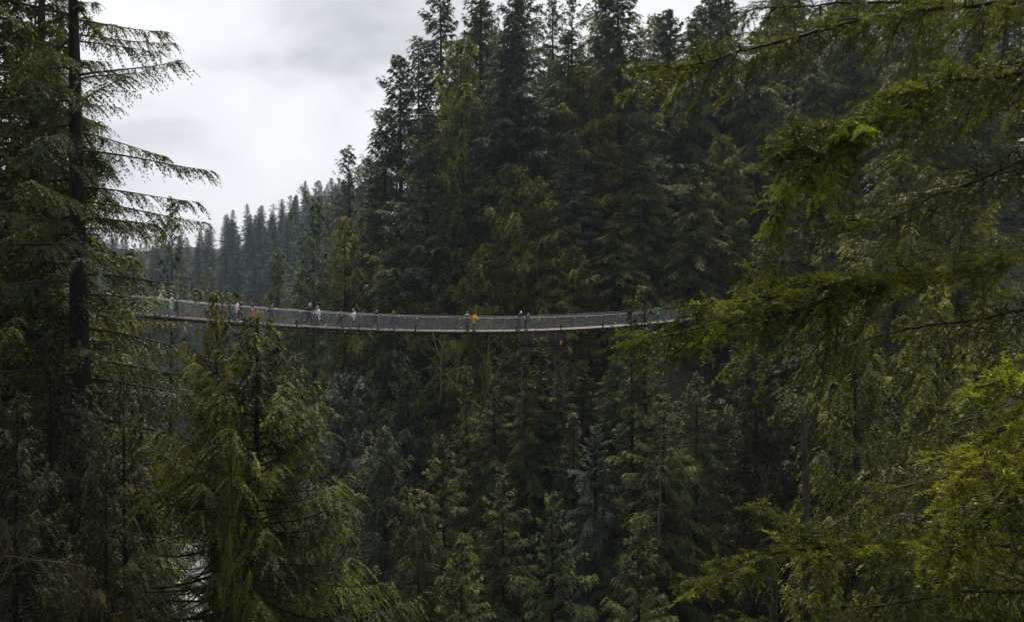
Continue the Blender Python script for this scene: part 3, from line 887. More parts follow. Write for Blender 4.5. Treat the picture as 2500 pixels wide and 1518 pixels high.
    Sk = unit(np.cross(Dk, nrm))
    Lk = st['kl'] * (1.15 - .55 * Qf) * r.uniform(.7, 1.3, len(ti)); Wk = st['kw'] * r.uniform(.7, 1.3, len(ti))
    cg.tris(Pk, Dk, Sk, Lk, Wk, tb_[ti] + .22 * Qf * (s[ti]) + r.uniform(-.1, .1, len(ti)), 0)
    if style.startswith('near') or style == 'low_cedar':                        # visible stalk of each spray
        e = P0 + D * (tl * .9)[:, None]; e[:, 2] -= sag * tl * .81
        w_ = unit(np.cross(D, np.array([.1, .2, 1.0])))
        cg.kites(P0, unit(e - P0), w_, np.linalg.norm(e - P0, axis=1), np.full(T, .010), .3, 1)
    # leader
    k2 = 26; zt = H * (1 - r.random(k2) ** 1.6 * .035); a2 = r.random(k2) * 6.28
    Pq = np.stack([leanx * zt + wob[-1, 0] * .9, leany * zt + wob[-1, 1] * .9, zt], -1)
    Dq = unit(np.stack([np.cos(a2) * .8, np.sin(a2) * .8, np.full(k2, .55)], -1))
    cg.kites(Pq, Dq, unit(np.cross(Dq, [0, 0, 1.0])), np.full(k2, st['kl'] * 1.2), np.full(k2, st['kw']), .6, 0, .2)
    return (tg.mesh('trunk', [M[bark]], True), cg.mesh('crown', [M[mat], M['twig']]), H, R)


KIND = {
    'fir': [conifer(s, 38, 6.0, 'fir', 'fir') for s in (1, 2)],
    'ragged': [conifer(s, 36, 5.2, 'ragged', 'fir') for s in (4, 5)],
    'silver': [conifer(s, 36, 5.6, 'silver', 'silver') for s in (6,)],
    'hemlock': [conifer(s, 34, 6.2, 'hemlock', 'hemlock') for s in (8, 9)],
    'cedar': [conifer(s, 32, 6.3, 'cedar', 'cedar') for s in (10, 11, 12)],
    'young': [conifer(s, 20, 4.0, 'young', 'hemlock') for s in (13, 14)],
    'slope': [conifer(s, 34, 6.6, 'slope', 'hemlock', vis=(12, 33.9)) for s in (18, 19)],
    'near_cedar': [conifer(15, 34, 10.2, 'near_cedar', 'near_cedar', vis=(17, 33.9), thin=(2.0, 4.75, .04)), conifer(16, 34, 6.0, 'low_cedar', 'near_cedar', vis=(17, 33.9), thin=(2.9, 5.0, .2))],
    'near_fir': [conifer(17, 56, 6.6, 'near_fir', 'near_fir', vis=(26, 55))],
}
NAMES = {'slope': 'hemlock_tree', 'fir': 'fir_tree', 'ragged': 'fir_tree', 'silver': 'silver_fir_tree', 'hemlock': 'hemlock_tree', 'cedar': 'cedar_tree', 'young': 'young_fir_tree', 'near_cedar': 'cedar_tree', 'near_fir': 'fir_tree'}


def plant(kind, x, y, ztop, label, group=None, rad=1.0, base=None, var=None, rot=None, mat=None):
    base = float(terrain(x, y)) - 0.4 if base is None else base
    tm, cm, H, R = KIND[kind][var % len(KIND[kind]) if var is not None else random.randrange(len(KIND[kind]))]
    h = ztop - base
    sz = h / H
    sx = rad * (0.2 + 0.8 * sz) if sz > 1 else rad * (0.35 + 0.65 * sz)
    sx = min(sx, 1.45 * rad) * (1.15 if y > 90 and x > -30 and ztop > 4 else 1.0)
    root = link(NAMES[kind], None, loc=(x, y, base))
    root.rotation_euler = (0, 0, random.random() * 6.28 if rot is None else rot)
    root.scale = (sx, sx, sz)
    tag(root, label, 'tree', group)
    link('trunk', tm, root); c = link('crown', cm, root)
    if mat:
        c.material_slots[0].link = 'OBJECT'; c.material_slots[0].material = M[mat]
    return root


def plant_px(kind, px, py, Y, label, **kw):
    p = W(px, py, Y)
    return plant(kind, p[0], p[1], p[2], label, **kw)


named = [
    # skyline of the forest wall
    ('ragged', 872, 364, 128, 'sparse ragged fir leaning out at the far left end of the tall forest wall', {}),
    ('fir', 928, 262, 120, 'dark fir whose tip forms the first high step of the forest wall', {}),
    ('fir', 985, 140, 121, 'dark fir on the sloping left shoulder of the forest skyline', {'rad': 1.1}),
    ('fir', 1027, 88, 127, 'dark narrow fir just left of the highest skyline trees', {'rad': .9}),
    ('fir', 1090, -25, 126, 'very tall dark fir reaching the top edge above the left shoulder of the forest', {'rad': 1.1}),
    ('fir', 1165, -10, 125, 'tall fir right of the first fir to reach the top edge', {'rad': 1.05}),
    ('fir', 1262, -40, 123, 'tall dark fir behind the grey green silver fir at the top centre', {'rad': 1.1}),
    ('ragged', 1362, -2, 131, 'left of the two thin tipped firs against the sky near the top centre', {'rad': .85}),
    ('ragged', 1396, -5, 129, 'right of the two thin tipped firs against the sky near the top centre', {'rad': .85}),
    ('fir', 1524, -70, 108, 'largest dark broad fir at the top, right of centre, cut by the top edge', {'rad': 1.25}),
    ('fir', 1640, 20, 122, 'dark fir under the sky gap at the tip of the highest foreground bough', {}),
    # second tier
    ('cedar', 1134, 100, 107, 'tall yellow green cedar high on the left part of the forest wall', {'var': 0}),
    ('silver', 1251, 50, 105, 'tall grey green silver fir at the top centre of the forest wall', {'rad': 1.15}),
    ('hemlock', 1378, 78, 107, 'tall olive hemlock below the two thin tipped firs', {}),
    ('cedar', 1440, 158, 103, 'bright yellow green cedar right of the centre of the forest wall', {'var': 1, 'rad': 1.1}),
    ('silver', 1033, 276, 104, 'pale silver fir on the left front of the forest wall', {'rad': 1.1}),
    ('silver', 1399, 318, 98, 'slim pale topped silver fir in front of the bright cedar', {'rad': .85}),
    ('cedar', 1256, 406, 98, 'mid height yellow green cedar straight above the couple in navy and black', {'var': 2}),
    ('cedar', 1322, 436, 96, 'cedar with clumpy bright foliage left of the slim pale topped fir', {'var': 1}),
    ('hemlock', 900, 488, 112, 'olive hemlock at the left foot of the forest wall', {}),
    ('hemlock', 962, 545, 101, 'shaggy hemlock below the pale silver fir, behind the left middle of the bridge', {}),
    ('cedar', 1110, 470, 101, 'dark green cedar between the pale silver fir and the mid height cedar', {'var': 2}),
    ('hemlock', 1571, 356, 97, 'hemlock with layered sprays right of the bright cedar', {}),
    ('hemlock', 1505, 520, 93, 'broad drooping hemlock behind the right half of the bridge', {'rad': 1.15}),
    ('cedar', 1190, 610, 95, 'low cedar right behind the yellow raincoat', {'var': 0}),
    ('cedar', 1395, 600, 92, 'low cedar behind the rail, right of the couple in navy and black', {'var': 2}),
    # left of the wall
    ('ragged', 772, 488, 104, 'slender fir with bare stem and sparse limbs above the man in the long white shirt', {'rad': .8}),
    ('hemlock', 690, 608, 110, 'rounded olive hemlock behind the lone walker with the backpack', {'rad': .9}),
    ('cedar', 843, 533, 107, 'pointed olive cedar left of the forest wall foot', {'rad': .9, 'var': 0}),
    ('hemlock', 731, 650, 106, 'small olive hemlock between the rounded hemlock and the slender fir', {'rad': .8}),
    ('ragged', 401, 488, 98, 'thin dark fir rising against the sky between the boughs of the big left fir', {'rad': .75}),
    ('hemlock', 312, 600, 90, 'olive hemlock seen between the left fir boughs above the bridge', {'rad': .9}),
    ('cedar', 262, 640, 84, 'cedar above the orange red jacket at the left end of the bridge', {'var': 1, 'rad': .8}),
    # below the bridge
    ('young', 1317, 826, 80, 'pointed young fir standing in front of the timber platform', {'var': 0, 'rad': 1.1}),
    ('slope', 1241, 838, 86, 'hemlock left of the timber platform with a mossy limb beside it', {'mat': 'fir'}),
    ('young', 1150, 897, 80, 'small blue green fir below the two leaning visitors', {'var': 1}),
    ('slope', 1200, 912, 80, 'hemlock below and left of the pointed young fir', {}),
    ('cedar', 850, 912, 84, 'large hazy cedar below the long haired woman on the bridge', {'var': 0, 'mat': 'silver'}),
    ('cedar', 952, 1039, 76, 'round shouldered cedar in the misty hollow under the left middle of the bridge', {'var': 1, 'mat': 'fir'}),
    ('slope', 1099, 1064, 72, 'layered hemlock at the right edge of the misty hollow', {'rad': .85}),
    ('cedar', 1018, 1196, 62, 'low cedar at the bottom left of the middle slope', {'var': 2, 'rad': .8, 'mat': 'hemlock'}),
    ('young', 1578, 702, 69, 'young fir whose tip crosses the bridge netting near the right end', {'var': 0, 'rad': 1.05}),
    ('young', 1551, 735, 70, 'lower twin of the young fir that crosses the netting', {'var': 1, 'rad': .9}),
    ('slope', 1611, 962, 64, 'dark hemlock with a pale stem right of the lower slope', {'rad': .9}),
    ('slope', 1459, 1035, 70, 'blue green fir like tree in the middle of the slope below the platform', {'rad': .9, 'mat': 'silver'}),
    ('slope', 1696, 905, 68, 'layered hemlock at the edge of the black hollow on the right', {'rad': .9}),
    ('slope', 1357, 1200, 62, 'hemlock at the bottom centre of the slope', {'var': 0, 'rad': .85}),
    ('slope', 1114, 1300, 58, 'hemlock at the bottom below the layered conifer', {'var': 1, 'rad': .8}),
    ('slope', 1560, 1250, 54, 'hemlock at the bottom edge right of the centre', {'var': 2, 'rad': .8}),
    ('slope', 1240, 1130, 66, 'hemlock below the pointed young fir, low on the slope', {'rad': .85}),
    ('fir', 1000, 870, 90, 'hazy dark fir right under the low point of the bridge', {'rad': .9}),
    ('slope', 1288, 868, 78, 'hemlock directly under the left end of the timber platform', {'rad': .7, 'var': 0}),
    ('slope', 1378, 884, 79, 'hemlock directly under the orange sign', {'rad': .7, 'var': 1, 'mat': 'fir'}),
    ('hemlock', 735, 865, 92, 'dark hemlock behind the edge of the near cedar, under the bridge', {}),
    ('slope', 1420, 880, 84, 'leafy hemlock right below the timber platform', {'rad': .9}),
    ('slope', 1500, 850, 82, 'hemlock below the bridge left of the young twin firs', {'var': 1, 'rad': .9}),
    ('young', 1390, 1010, 74, 'small fir low on the slope under the platform', {'var': 1}),
    # right side
    ('cedar', 1843, 846, 66, 'dark cedar standing in the black hollow on the right', {'var': 0, 'rad': .9, 'mat': 'shaded_cedar'}),
    ('hemlock', 1930, 800, 70, 'dim hemlock right of the dark cedar in the black hollow', {'rad': .9, 'mat': 'shaded_cedar'}),
    ('cedar', 2010, 700, 64, 'dim cedar behind the pale old trunk', {'var': 1, 'rad': .9, 'mat': 'shaded_cedar'}),
    ('cedar', 2158, 372, 76, 'tall pale green cedar on the right between foreground boughs', {'var': 1, 'rad': 1.1}),
    ('hemlock', 2040, 520, 84, 'dark hemlock left of the tall pale green cedar', {'rad': .95}),
    ('young', 1866, 548, 88, 'small fir with bright layered tips in the dark right of the bridge', {'var': 0, 'rad': 1.2}),
    ('hemlock', 1700, 60, 112, 'tall hazy hemlock under the tip of the top foreground bough', {}),
    ('fir', 1775, -40, 116, 'tall hazy fir behind the hanging sprays of the top bough', {}),
    ('hemlock', 1850, 70, 108, 'hazy drooping hemlock in the middle of the right forest wall', {'rad': 1.1}),
    ('fir', 1935, -30, 116, 'hazy fir with sky showing through its top, right of centre', {}),
    ('hemlock', 1995, 150, 104, 'grey green hemlock left of the second foreground bough tip', {}),
    ('fir', 2090, -40, 114, 'dark fir beside the bright sky gap in the upper right', {}),
    ('hemlock', 2230, -20, 96, 'broad hemlock behind the upper right boughs', {'rad': 1.2}),
    ('fir', 2380, 60, 96, 'dark fir behind the boughs in the upper right corner', {}),
    ('cedar', 1760, 330, 100, 'pale hazy cedar below the hanging sprays of the top bough', {'var': 2}),
    ('hemlock', 1690, 430, 94, 'dark layered hemlock behind the right end of the bridge', {'rad': 1.1}),
    ('hemlock', 1925, 420, 92, 'hazy hemlock between the yellow hanging spray and the small bright tipped fir', {}),
    ('cedar', 2330, 420, 70, 'dark cedar behind the third foreground bough at the right edge', {'var': 0}),
    ('cedar', 2085, 770, 55, 'dense cedar with small clumps right of the pale trunk', {'var': 2, 'rad': .9}),
    ('cedar', 2235, 700, 50, 'cedar behind the lichened twigs on the right', {'var': 1, 'rad': .9}),
    ('cedar', 2420, 760, 44, 'dark cedar at the right edge behind the bright yellow green bough', {'var': 0, 'rad': .9}),
    ('cedar', 1990, 1330, 40, 'cedar top at the bottom below the pale trunk', {'var': 1, 'rad': .6}),
    ('cedar', 2190, 1290, 36, 'cedar top at the bottom right behind the lowest bough', {'var': 2, 'rad': .6}),
    ('cedar', 2400, 1330, 34, 'cedar top in the bottom right corner', {'var': 0, 'rad': .6}),
    # left foreground
    ('near_cedar', 507, 716, 27.5, 'near cedar with the left of the two leader tips that overlap the bridge', {'var': 0, 'rad': .50, 'rot': 0.1}),
    ('near_cedar', 583, 768, 25, 'near cedar with drooping yellow green fronds and the right leader tip below the bridge', {'var': 0, 'rad': 1.0, 'rot': 0.0}),
    ('near_cedar', 572, 1000, 21.5, 'small pointed cedar in front of the near cedar with a black stem', {'var': 1, 'rad': .22, 'rot': 4.0}),
        ('near_cedar', 318, 900, 25, 'dark cedar right of the black trunk on the lower left', {'var': 1, 'rad': .62, 'rot': 3.0, 'mat': 'shaded_cedar'}),
    ('near_cedar', 130, 800, 27, 'dark cedar left of the black trunk at mid height', {'var': 1, 'rad': .95, 'rot': 5.1, 'mat': 'shaded_cedar'}),
    ('near_cedar', 20, 960, 21, 'darkest cedar in the lower left corner', {'var': 1, 'rad': .7, 'rot': 0.9, 'mat': 'shaded_cedar'}),
    ('near_cedar', 270, 1080, 20, 'low dark cedar in front of the black trunk', {'var': 1, 'rad': .55, 'rot': 2.7, 'mat': 'shaded_cedar'}),
]
for kind, px, py, Y, label, kw in named:
    plant_px(kind, px, py, Y, label, **kw)
# tall trees whose tops are above the frame
plant_px('slope', -25, -260, 37, 'tall layered hemlock cut by the left edge of the view', rad=1.0, mat='near_fir', var=0)
plant_px('slope', 48, -60, 43, 'layered hemlock between the left edge and the big open fir', rad=.95, mat='near_fir', var=1)
plant_px('near_fir', 238, -560, 31, 'big fir with a straight black trunk and open tiered boughs against the left sky', rad=1.14, rot=0.6)
plant_px('near_fir', 60, -420, 40, 'dense tall fir filling the left edge behind the big open fir', rad=1.05, rot=3.3)
plant_px('cedar', -30, -150, 36, 'tall cedar at the left edge in front of the dense fir', rad=.8, var=0)
plant_px('hemlock', 120, 60, 46, 'hemlock crown between the left edge and the big black trunk', rad=.8, var=0)
plant_px('cedar', 60, 380, 34, 'cedar of medium height at the left edge below the dense fir', rad=.75, var=1)
plant('near_fir', 14.3, 18.5, 26.0, 'dim fir filling the right side behind the foreground boughs', base=-31.0, rad=.86, rot=1.3)
plant('near_fir', 22.5, 27.0, 24.0, 'second dim fir at the right edge, behind the nearer one', base=-33.0, rad=.75, rot=4.0)

# ------------------------------------------------------------------ the forest that fills both banks
SKX = [-300, 0, 180, 215, 300, 380, 480, 551, 576, 609, 640, 673, 713, 757, 785, 812, 858, 885, 905, 930, 987, 1025, 1091, 1300, 1560, 1620, 1700, 1760, 2000, 2200, 2500, 2900]
SKY_ = [100, 300, 560, 565, 570, 560, 545, 503, 496, 484, 500, 480, 462, 437, 430, 416, 410, 420, 330, 262, 140, 92, -20, -90, -90, 20, 20, -60, -90, -120, -150, -150]
COLS = [(480, 'above the left end of the bridge'), (600, 'above the walkers nearest the cedar tips'), (700, 'above the walker with the dark backpack'), (800, 'above the man in the long white shirt'),
        (900, 'above the person with white sleeves'), (1010, 'above the long haired woman'), (1110, 'just left of the yellow raincoat'), (1210, 'in line with the yellow raincoat'), (1340, 'in line with the navy and black couple'),
        (1480, 'between that couple and the netting fir'), (1650, 'in line with the netting fir'), (1800, 'beyond the tips of the longest bough'), (2000, 'in line with the pale old trunk'), (2250, 'right of the pale old trunk'), (9999, 'at the right edge behind the boughs')]


def area_label(nm, key, px, py):
    col = [c for lim, c in COLS if px < lim][0]
    if key == 'slope':
        col = col.replace('above', 'below')
    tier = 'top at the skyline' if py < np.interp(px, SKX, SKY_) + 45 else ('top high among the crowns' if py < 300 else ('top at mid height' if py < 620 else ('top near deck level' if py < 850 else 'low down')))
    where = {'hill': 'distant', 'wall': '', 'slope': 'canyon', 'left': 'left bank'}[key]
    return (where + ' ' + nm + ' ' + col + ', ' + tier).strip()


def forest():
    r = np.random.default_rng(5); n = 0; placed = []
    for p in named:
        q = W(p[1], p[2], p[3]); placed.append((q[0], q[1]))
    cand = []
    for y in np.arange(56, 168, 8.2):
        for x in np.arange(-116, 116, 8.2):
            cand.append((x + r.uniform(-3, 3), y + r.uniform(-3, 3), 0))
    for y in np.arange(176, 460, 11):
        for x in np.arange(-260, 60, 10):
            cand.append((x + r.uniform(-4, 4), y + r.uniform(-4, 4), 1))
    r.shuffle(cand)
    for x, y, zone in cand:
        x, y = float(x), float(y)
        px = CX + x / y * F
        if px < -160 or px > 2660:
            continue
        if zone == 1 and not (190 < px < 960):
            continue
        if zone == 0 and y > 140 and px > 960 and r.random() < .5:
            continue
        d, s = river_dist(np.array([x]), np.array([y])); d, s = d[0], s[0]
        if d < 11:
            continue
        if s < 0 and px > 700:
            continue
        if any((x - a) ** 2 + (y - b) ** 2 < (5.2 if zone == 0 else 6.5) ** 2 for a, b in placed):
            continue
        gz = float(terrain(x, y))
        h = r.uniform(27, 42) if zone == 0 else r.uniform(30, 44)
        top = gz + h + (12 if px > 1050 and y > 100 and zone == 0 else 0)
        # nothing pokes above the skyline of the photographed forest
        lim = -(np.interp(px, SKX, SKY_) + r.uniform(0, 50) - CY) / F * y
        top = min(top, lim)
        by = 60 + .65 * (x + 25)
        if y < by + 3.5 and x > -48:                      # in front of or under the bridge: keep the bridge clear
            lim2 = -((r.uniform(850, 980) if px < 1650 else r.uniform(740, 880)) + (60 if 1230 < px < 1400 else 0) - CY) / F * y
            top = min(top, lim2)
            if 380 < px < 620 and y < 260:
                top = min(top, -(1250 - CY) / F * y)
        elif 1240 < px < 1400 and y < 101:
            top = min(top, -(930 - CY) / F * y)
        # the river stays visible through the gap on the left
        if 400 < px < 640:
            rb = -66.0
            if s < 0 and y < 190:
                top = min(top, -(1480 - CY) / F * y)
            elif s > 0 and y < 290 and px < 600:
                top = min(top, -(980 - CY) / F * y) if y > 200 else min(top, -(1250 - CY) / F * y)
        h = top - gz
        if h < 11:
            continue
        # wholly outside the frame
        if CY - top / y * F > 1560:
            continue
        if zone == 1:
            kind = r.choice(['fir', 'ragged', 'silver'], p=[.4, .2, .4]); key = 'hill'
        else:
            key = 'left' if s < 0 else ('slope' if top < 2 else 'wall')
            kind = r.choice(['fir', 'silver', 'hemlock', 'cedar'], p=[.25, .15, .32, .28])
            if h < 19:
                kind = 'young'
            elif y < 88:
                kind = 'slope'
        grp = {'hill': 'distant hillside conifers', 'wall': 'conifers of the forest wall', 'slope': 'conifers on the canyon slope', 'left': 'conifers of the left bank'}[key]
        nm = {'fir': 'dark fir', 'ragged': 'open crowned fir', 'silver': 'silver fir', 'hemlock': 'olive hemlock', 'cedar': 'yellow green cedar', 'young': 'young fir', 'slope': 'layered hemlock'}[str(kind)]
        plant(str(kind), x, y, top, area_label(nm, key, px, CY - top / y * F), grp + ', ' + nm, rad=r.uniform(.85, 1.12), mat='hazed_hill_fir' if zone == 1 else None)
        placed.append((x, y)); n += 1
    return n


print('forest trees', forest())
# unseen trees of the stand around the camera, added to dim the near foliage
for k_, (x_, y_) in enumerate([(-26, 14), (-19, 3), (-30, -6), (-14, -13), (-22, -26), (-4, -19), (5, -12), (13, -22), (19, -8), (27, -18), (24, 6), (33, 2), (-38, 24), (-7, -33), (38, 14), (-42, 8)]):
    plant(['fir', 'hemlock', 'cedar'][k_ % 3], x_, y_, 34 + (k_ * 7) % 9, 'unseen tall conifer of the stand behind the viewpoint, added to shade near foliage', 'conifers behind the viewpoint', rad=.95)


# ------------------------------------------------------------------ bare trunks and mossy maple limbs
def bare_tree(name, label, base, pts_top, r0, mat, seed, depth=4, spread=.55, first=.35, twist=.25, droop=0.0, cat='tree', trunk_name='trunk', limbs_name='limbs', nchild=3):
    r = np.random.default_rng(seed)
    root = link(name, None, loc=base)
    tag(root, label, cat)
    v = np.array(pts_top, float) - np.array(base, float)
    tg, lg = Geo(), Geo()

    def grow(p, d, Ln, rad, lev, g):
        k = 7; P = [p]; dd = d
        for _ in range(k - 1):
            dd = unit(dd + r.normal(0, twist * .35, 3) + np.array([0, 0, .03 - droop])); P.append(P[-1] + dd * Ln / (k - 1))
        P = np.array(P); R_ = np.linspace(rad, rad * (.5 if lev else .35), k)
        g.tubes(P, R_, 8 if lev == 0 else 4, 0, ref=(1, .13, .07))
        if lev >= depth:
            return
        for c in range(nchild + (2 if lev == 0 else 0)):
            q = r.uniform(first, 1.0) if c else 1.0
            j = min(k - 1, int(q * (k - 1)))
            nd = unit(unit(P[j] - P[max(0, j - 1)]) + r.normal(0, spread, 3))
            grow(P[j], nd, Ln * r.uniform(.5, .72), R_[j] * .66, lev + 1, lg)
    grow(np.zeros(3), unit(v), np.linalg.norm(v), r0, 0, tg)
    link(trunk_name, tg.mesh(trunk_name, [mat], True), root)
    link(limbs_name, lg.mesh(limbs_name, [mat], True), root)
    return root


def gpos(px, Y):
    x = (px - CX) / F * Y
    return (x, Y, float(terrain(x, Y)))


b0 = W(1150, 985, 79); bare_tree('mossy_maple_tree', 'leaning leafless maple with bright mossy limbs left of the timber platform', tuple(b0 - [0, 0, 3]), W(1215, 850, 79), .16, M['moss'], 3, 4, .5)
b0 = W(1075, 905, 84); bare_tree('mossy_maple_tree', 'tangle of leafless mossy limbs just below the bridge under the yellow raincoat', tuple(b0 - [0, 0, 3]), W(1110, 820, 84), .12, M['moss'], 8, 4, .7)
b0 = W(1110, 800, 92); 0 and bare_tree('bare_alder_tree', 'leafless twiggy alder just behind the middle of the bridge', tuple(b0 - [0, 0, 6]), W(1080, 700, 92), .12, M['pale_bark'], 21, 5, .5)
b0 = W(640, 770, 215); 0 and bare_tree('bare_alder_tree', 'pale leafless tree among the blue hazy conifers', tuple(b0 - [0, 0, 4]), W(575, 590, 215), .3, M['pale_bark'], 23, 5, .4)


def pole(name, label, px, y0, y1, Y, r0, mat, lean=0.0, cat='tree', stubs=14):
    a, b = W(px, y1, Y), W(px + lean, y0, Y)
    root = link(name, None, loc=a); tag(root, label, cat)
    k = 12; t = np.linspace(0, 1, k)[:, None]; r = np.random.default_rng(int(px))
    P = (b - a) * t + r.normal(0, .06, (k, 3)) * np.sin(t * 3.14)
    g = Geo(); g.tubes(P, np.linspace(r0, r0 * .45, k), 8, ref=(1, .1, 0)); link('trunk', g.mesh('trunk', [mat], True), root)
    g = Geo()
    for _ in range(stubs):
        j = r.integers(1, k - 1); d = unit(np.array([r.normal(), r.normal(), r.uniform(-.3, .4)])); Ln = r.uniform(.4, 1.6)
        q = np.linspace(0, 1, 5)[:, None]
        g.tubes(P[j] + d * Ln * q - np.array([0, 0, .3]) * q ** 2 * Ln, np.linspace(.03, .006, 5), 4)
    tag(link('dead_limb_stubs', g.mesh('dead_limb_stubs', [mat], True), root), kind='stuff')


pole('snag_tree', 'thin pale grey bare trunk standing straight on the lower slope right of centre', 1608, 1050, 1330, 60, .085, M['pale_bark'], 4)
pole('snag_tree', 'second thin pale trunk left of the straight one on the lower slope', 1586, 1120, 1300, 62, .06, M['pale_bark'], -8)
pole('snag_tree', 'short pale bare trunk directly below the timber platform', 1353, 872, 1000, 78, .09, M['pale_bark'], 2)
pole('snag_tree', 'thin leaning pale stem right of the short trunk under the platform', 1362, 880, 960, 78.5, .05, M['pale_bark'], 24)
pole('snag_tree', 'broken pale barked old trunk in the black hollow on the right', 1972, 1020, 1560, 42, .33, M['old_bark'], -10)
pole('snag_tree', 'dark mossy trunk left of the broken pale trunk', 1890, 1200, 1600, 44, .25, M['old_bark'], 3)
0 and pole('snag_tree', 'black straight trunk rising behind the low cedars at the bottom left', 333, 930, 1700, 24.8, .24, M['bark'], 6)
0 and pole('snag_tree', 'slim black stem at the bottom left, beside the near cedar', 512, 960, 1700, 23.5, .20, M['bark'], 4)

b0 = W(-90, 1600, 9)
for k_, (dx, dy, sd) in enumerate([(130, 1230, 31), (60, 1180, 32), (170, 1420, 33)]):
    pass
root = bare_tree('bare_shrub', 'leafless pale twigged shrub arching in from the bottom left corner', tuple(b0), W(40, 1330, 9), .012, M['dead'], 35, 4, .45, .2, .3, cat='shrub', trunk_name='stem', limbs_name='twigs', nchild=4)

# ------------------------------------------------------------------ undergrowth on both slopes
r = np.random.default_rng(77)
N_ = 60000
yy = r.uniform(16, 170, N_); pp = r.uniform(-100, 2600, N_); xx = (pp - CX) / F * yy
zz = terrain(xx, yy)
dd, ss = river_dist(xx, yy)
pyv = CY - zz / yy * F
ok = (dd > 11) & (pyv < 1600) & (pyv > -100)
xx, yy, zz = xx[ok][:14000], yy[ok][:14000], zz[ok][:14000]
m = 7; n_ = len(xx)
ci = np.repeat(np.arange(n_), m)
C = np.stack([xx, yy, zz + .3], -1)[ci] + r.normal(0, .5, (len(ci), 3)) * [1, 1, .5]
a_ = r.random(len(ci)) * 6.28
D = unit(np.stack([np.cos(a_), np.sin(a_), r.uniform(-.1, .9, len(ci))], -1))
g = Geo(); g.tris(C, D, unit(np.cross(D, unit(r.normal(0, 1, (len(ci), 3)) + [0, 0, 2]))), r.uniform(.3, .8, len(ci)), r.uniform(.12, .3, len(ci)), np.repeat(r.random(n_), m) * .6 + r.random(len(ci)) * .3, 0)
tag(link('undergrowth', g.mesh('undergrowth', [M['under']])), 'ferns and shrubs covering the canyon slopes between the trees', 'undergrowth', kind='stuff')

# ------------------------------------------------------------------ foreground fir boughs on the right
def spline(pts, n):
    pts = np.array(pts, float); k = len(pts)
    P = np.vstack([2 * pts[0] - pts[1], pts, 2 * pts[-1] - pts[-2]])
    out = []
    for t in np.linspace(0, k - 1 - 1e-6, n):
        i = int(t); u = t - i; a, b, c, d = P[i], P[i + 1], P[i + 2], P[i + 3]
        out.append(.5 * (2 * b + (c - a) * u + (2 * a - 5 * b + 4 * c - d) * u * u + (3 * b - a - 3 * c + d) * u ** 3))
    return np.array(out)


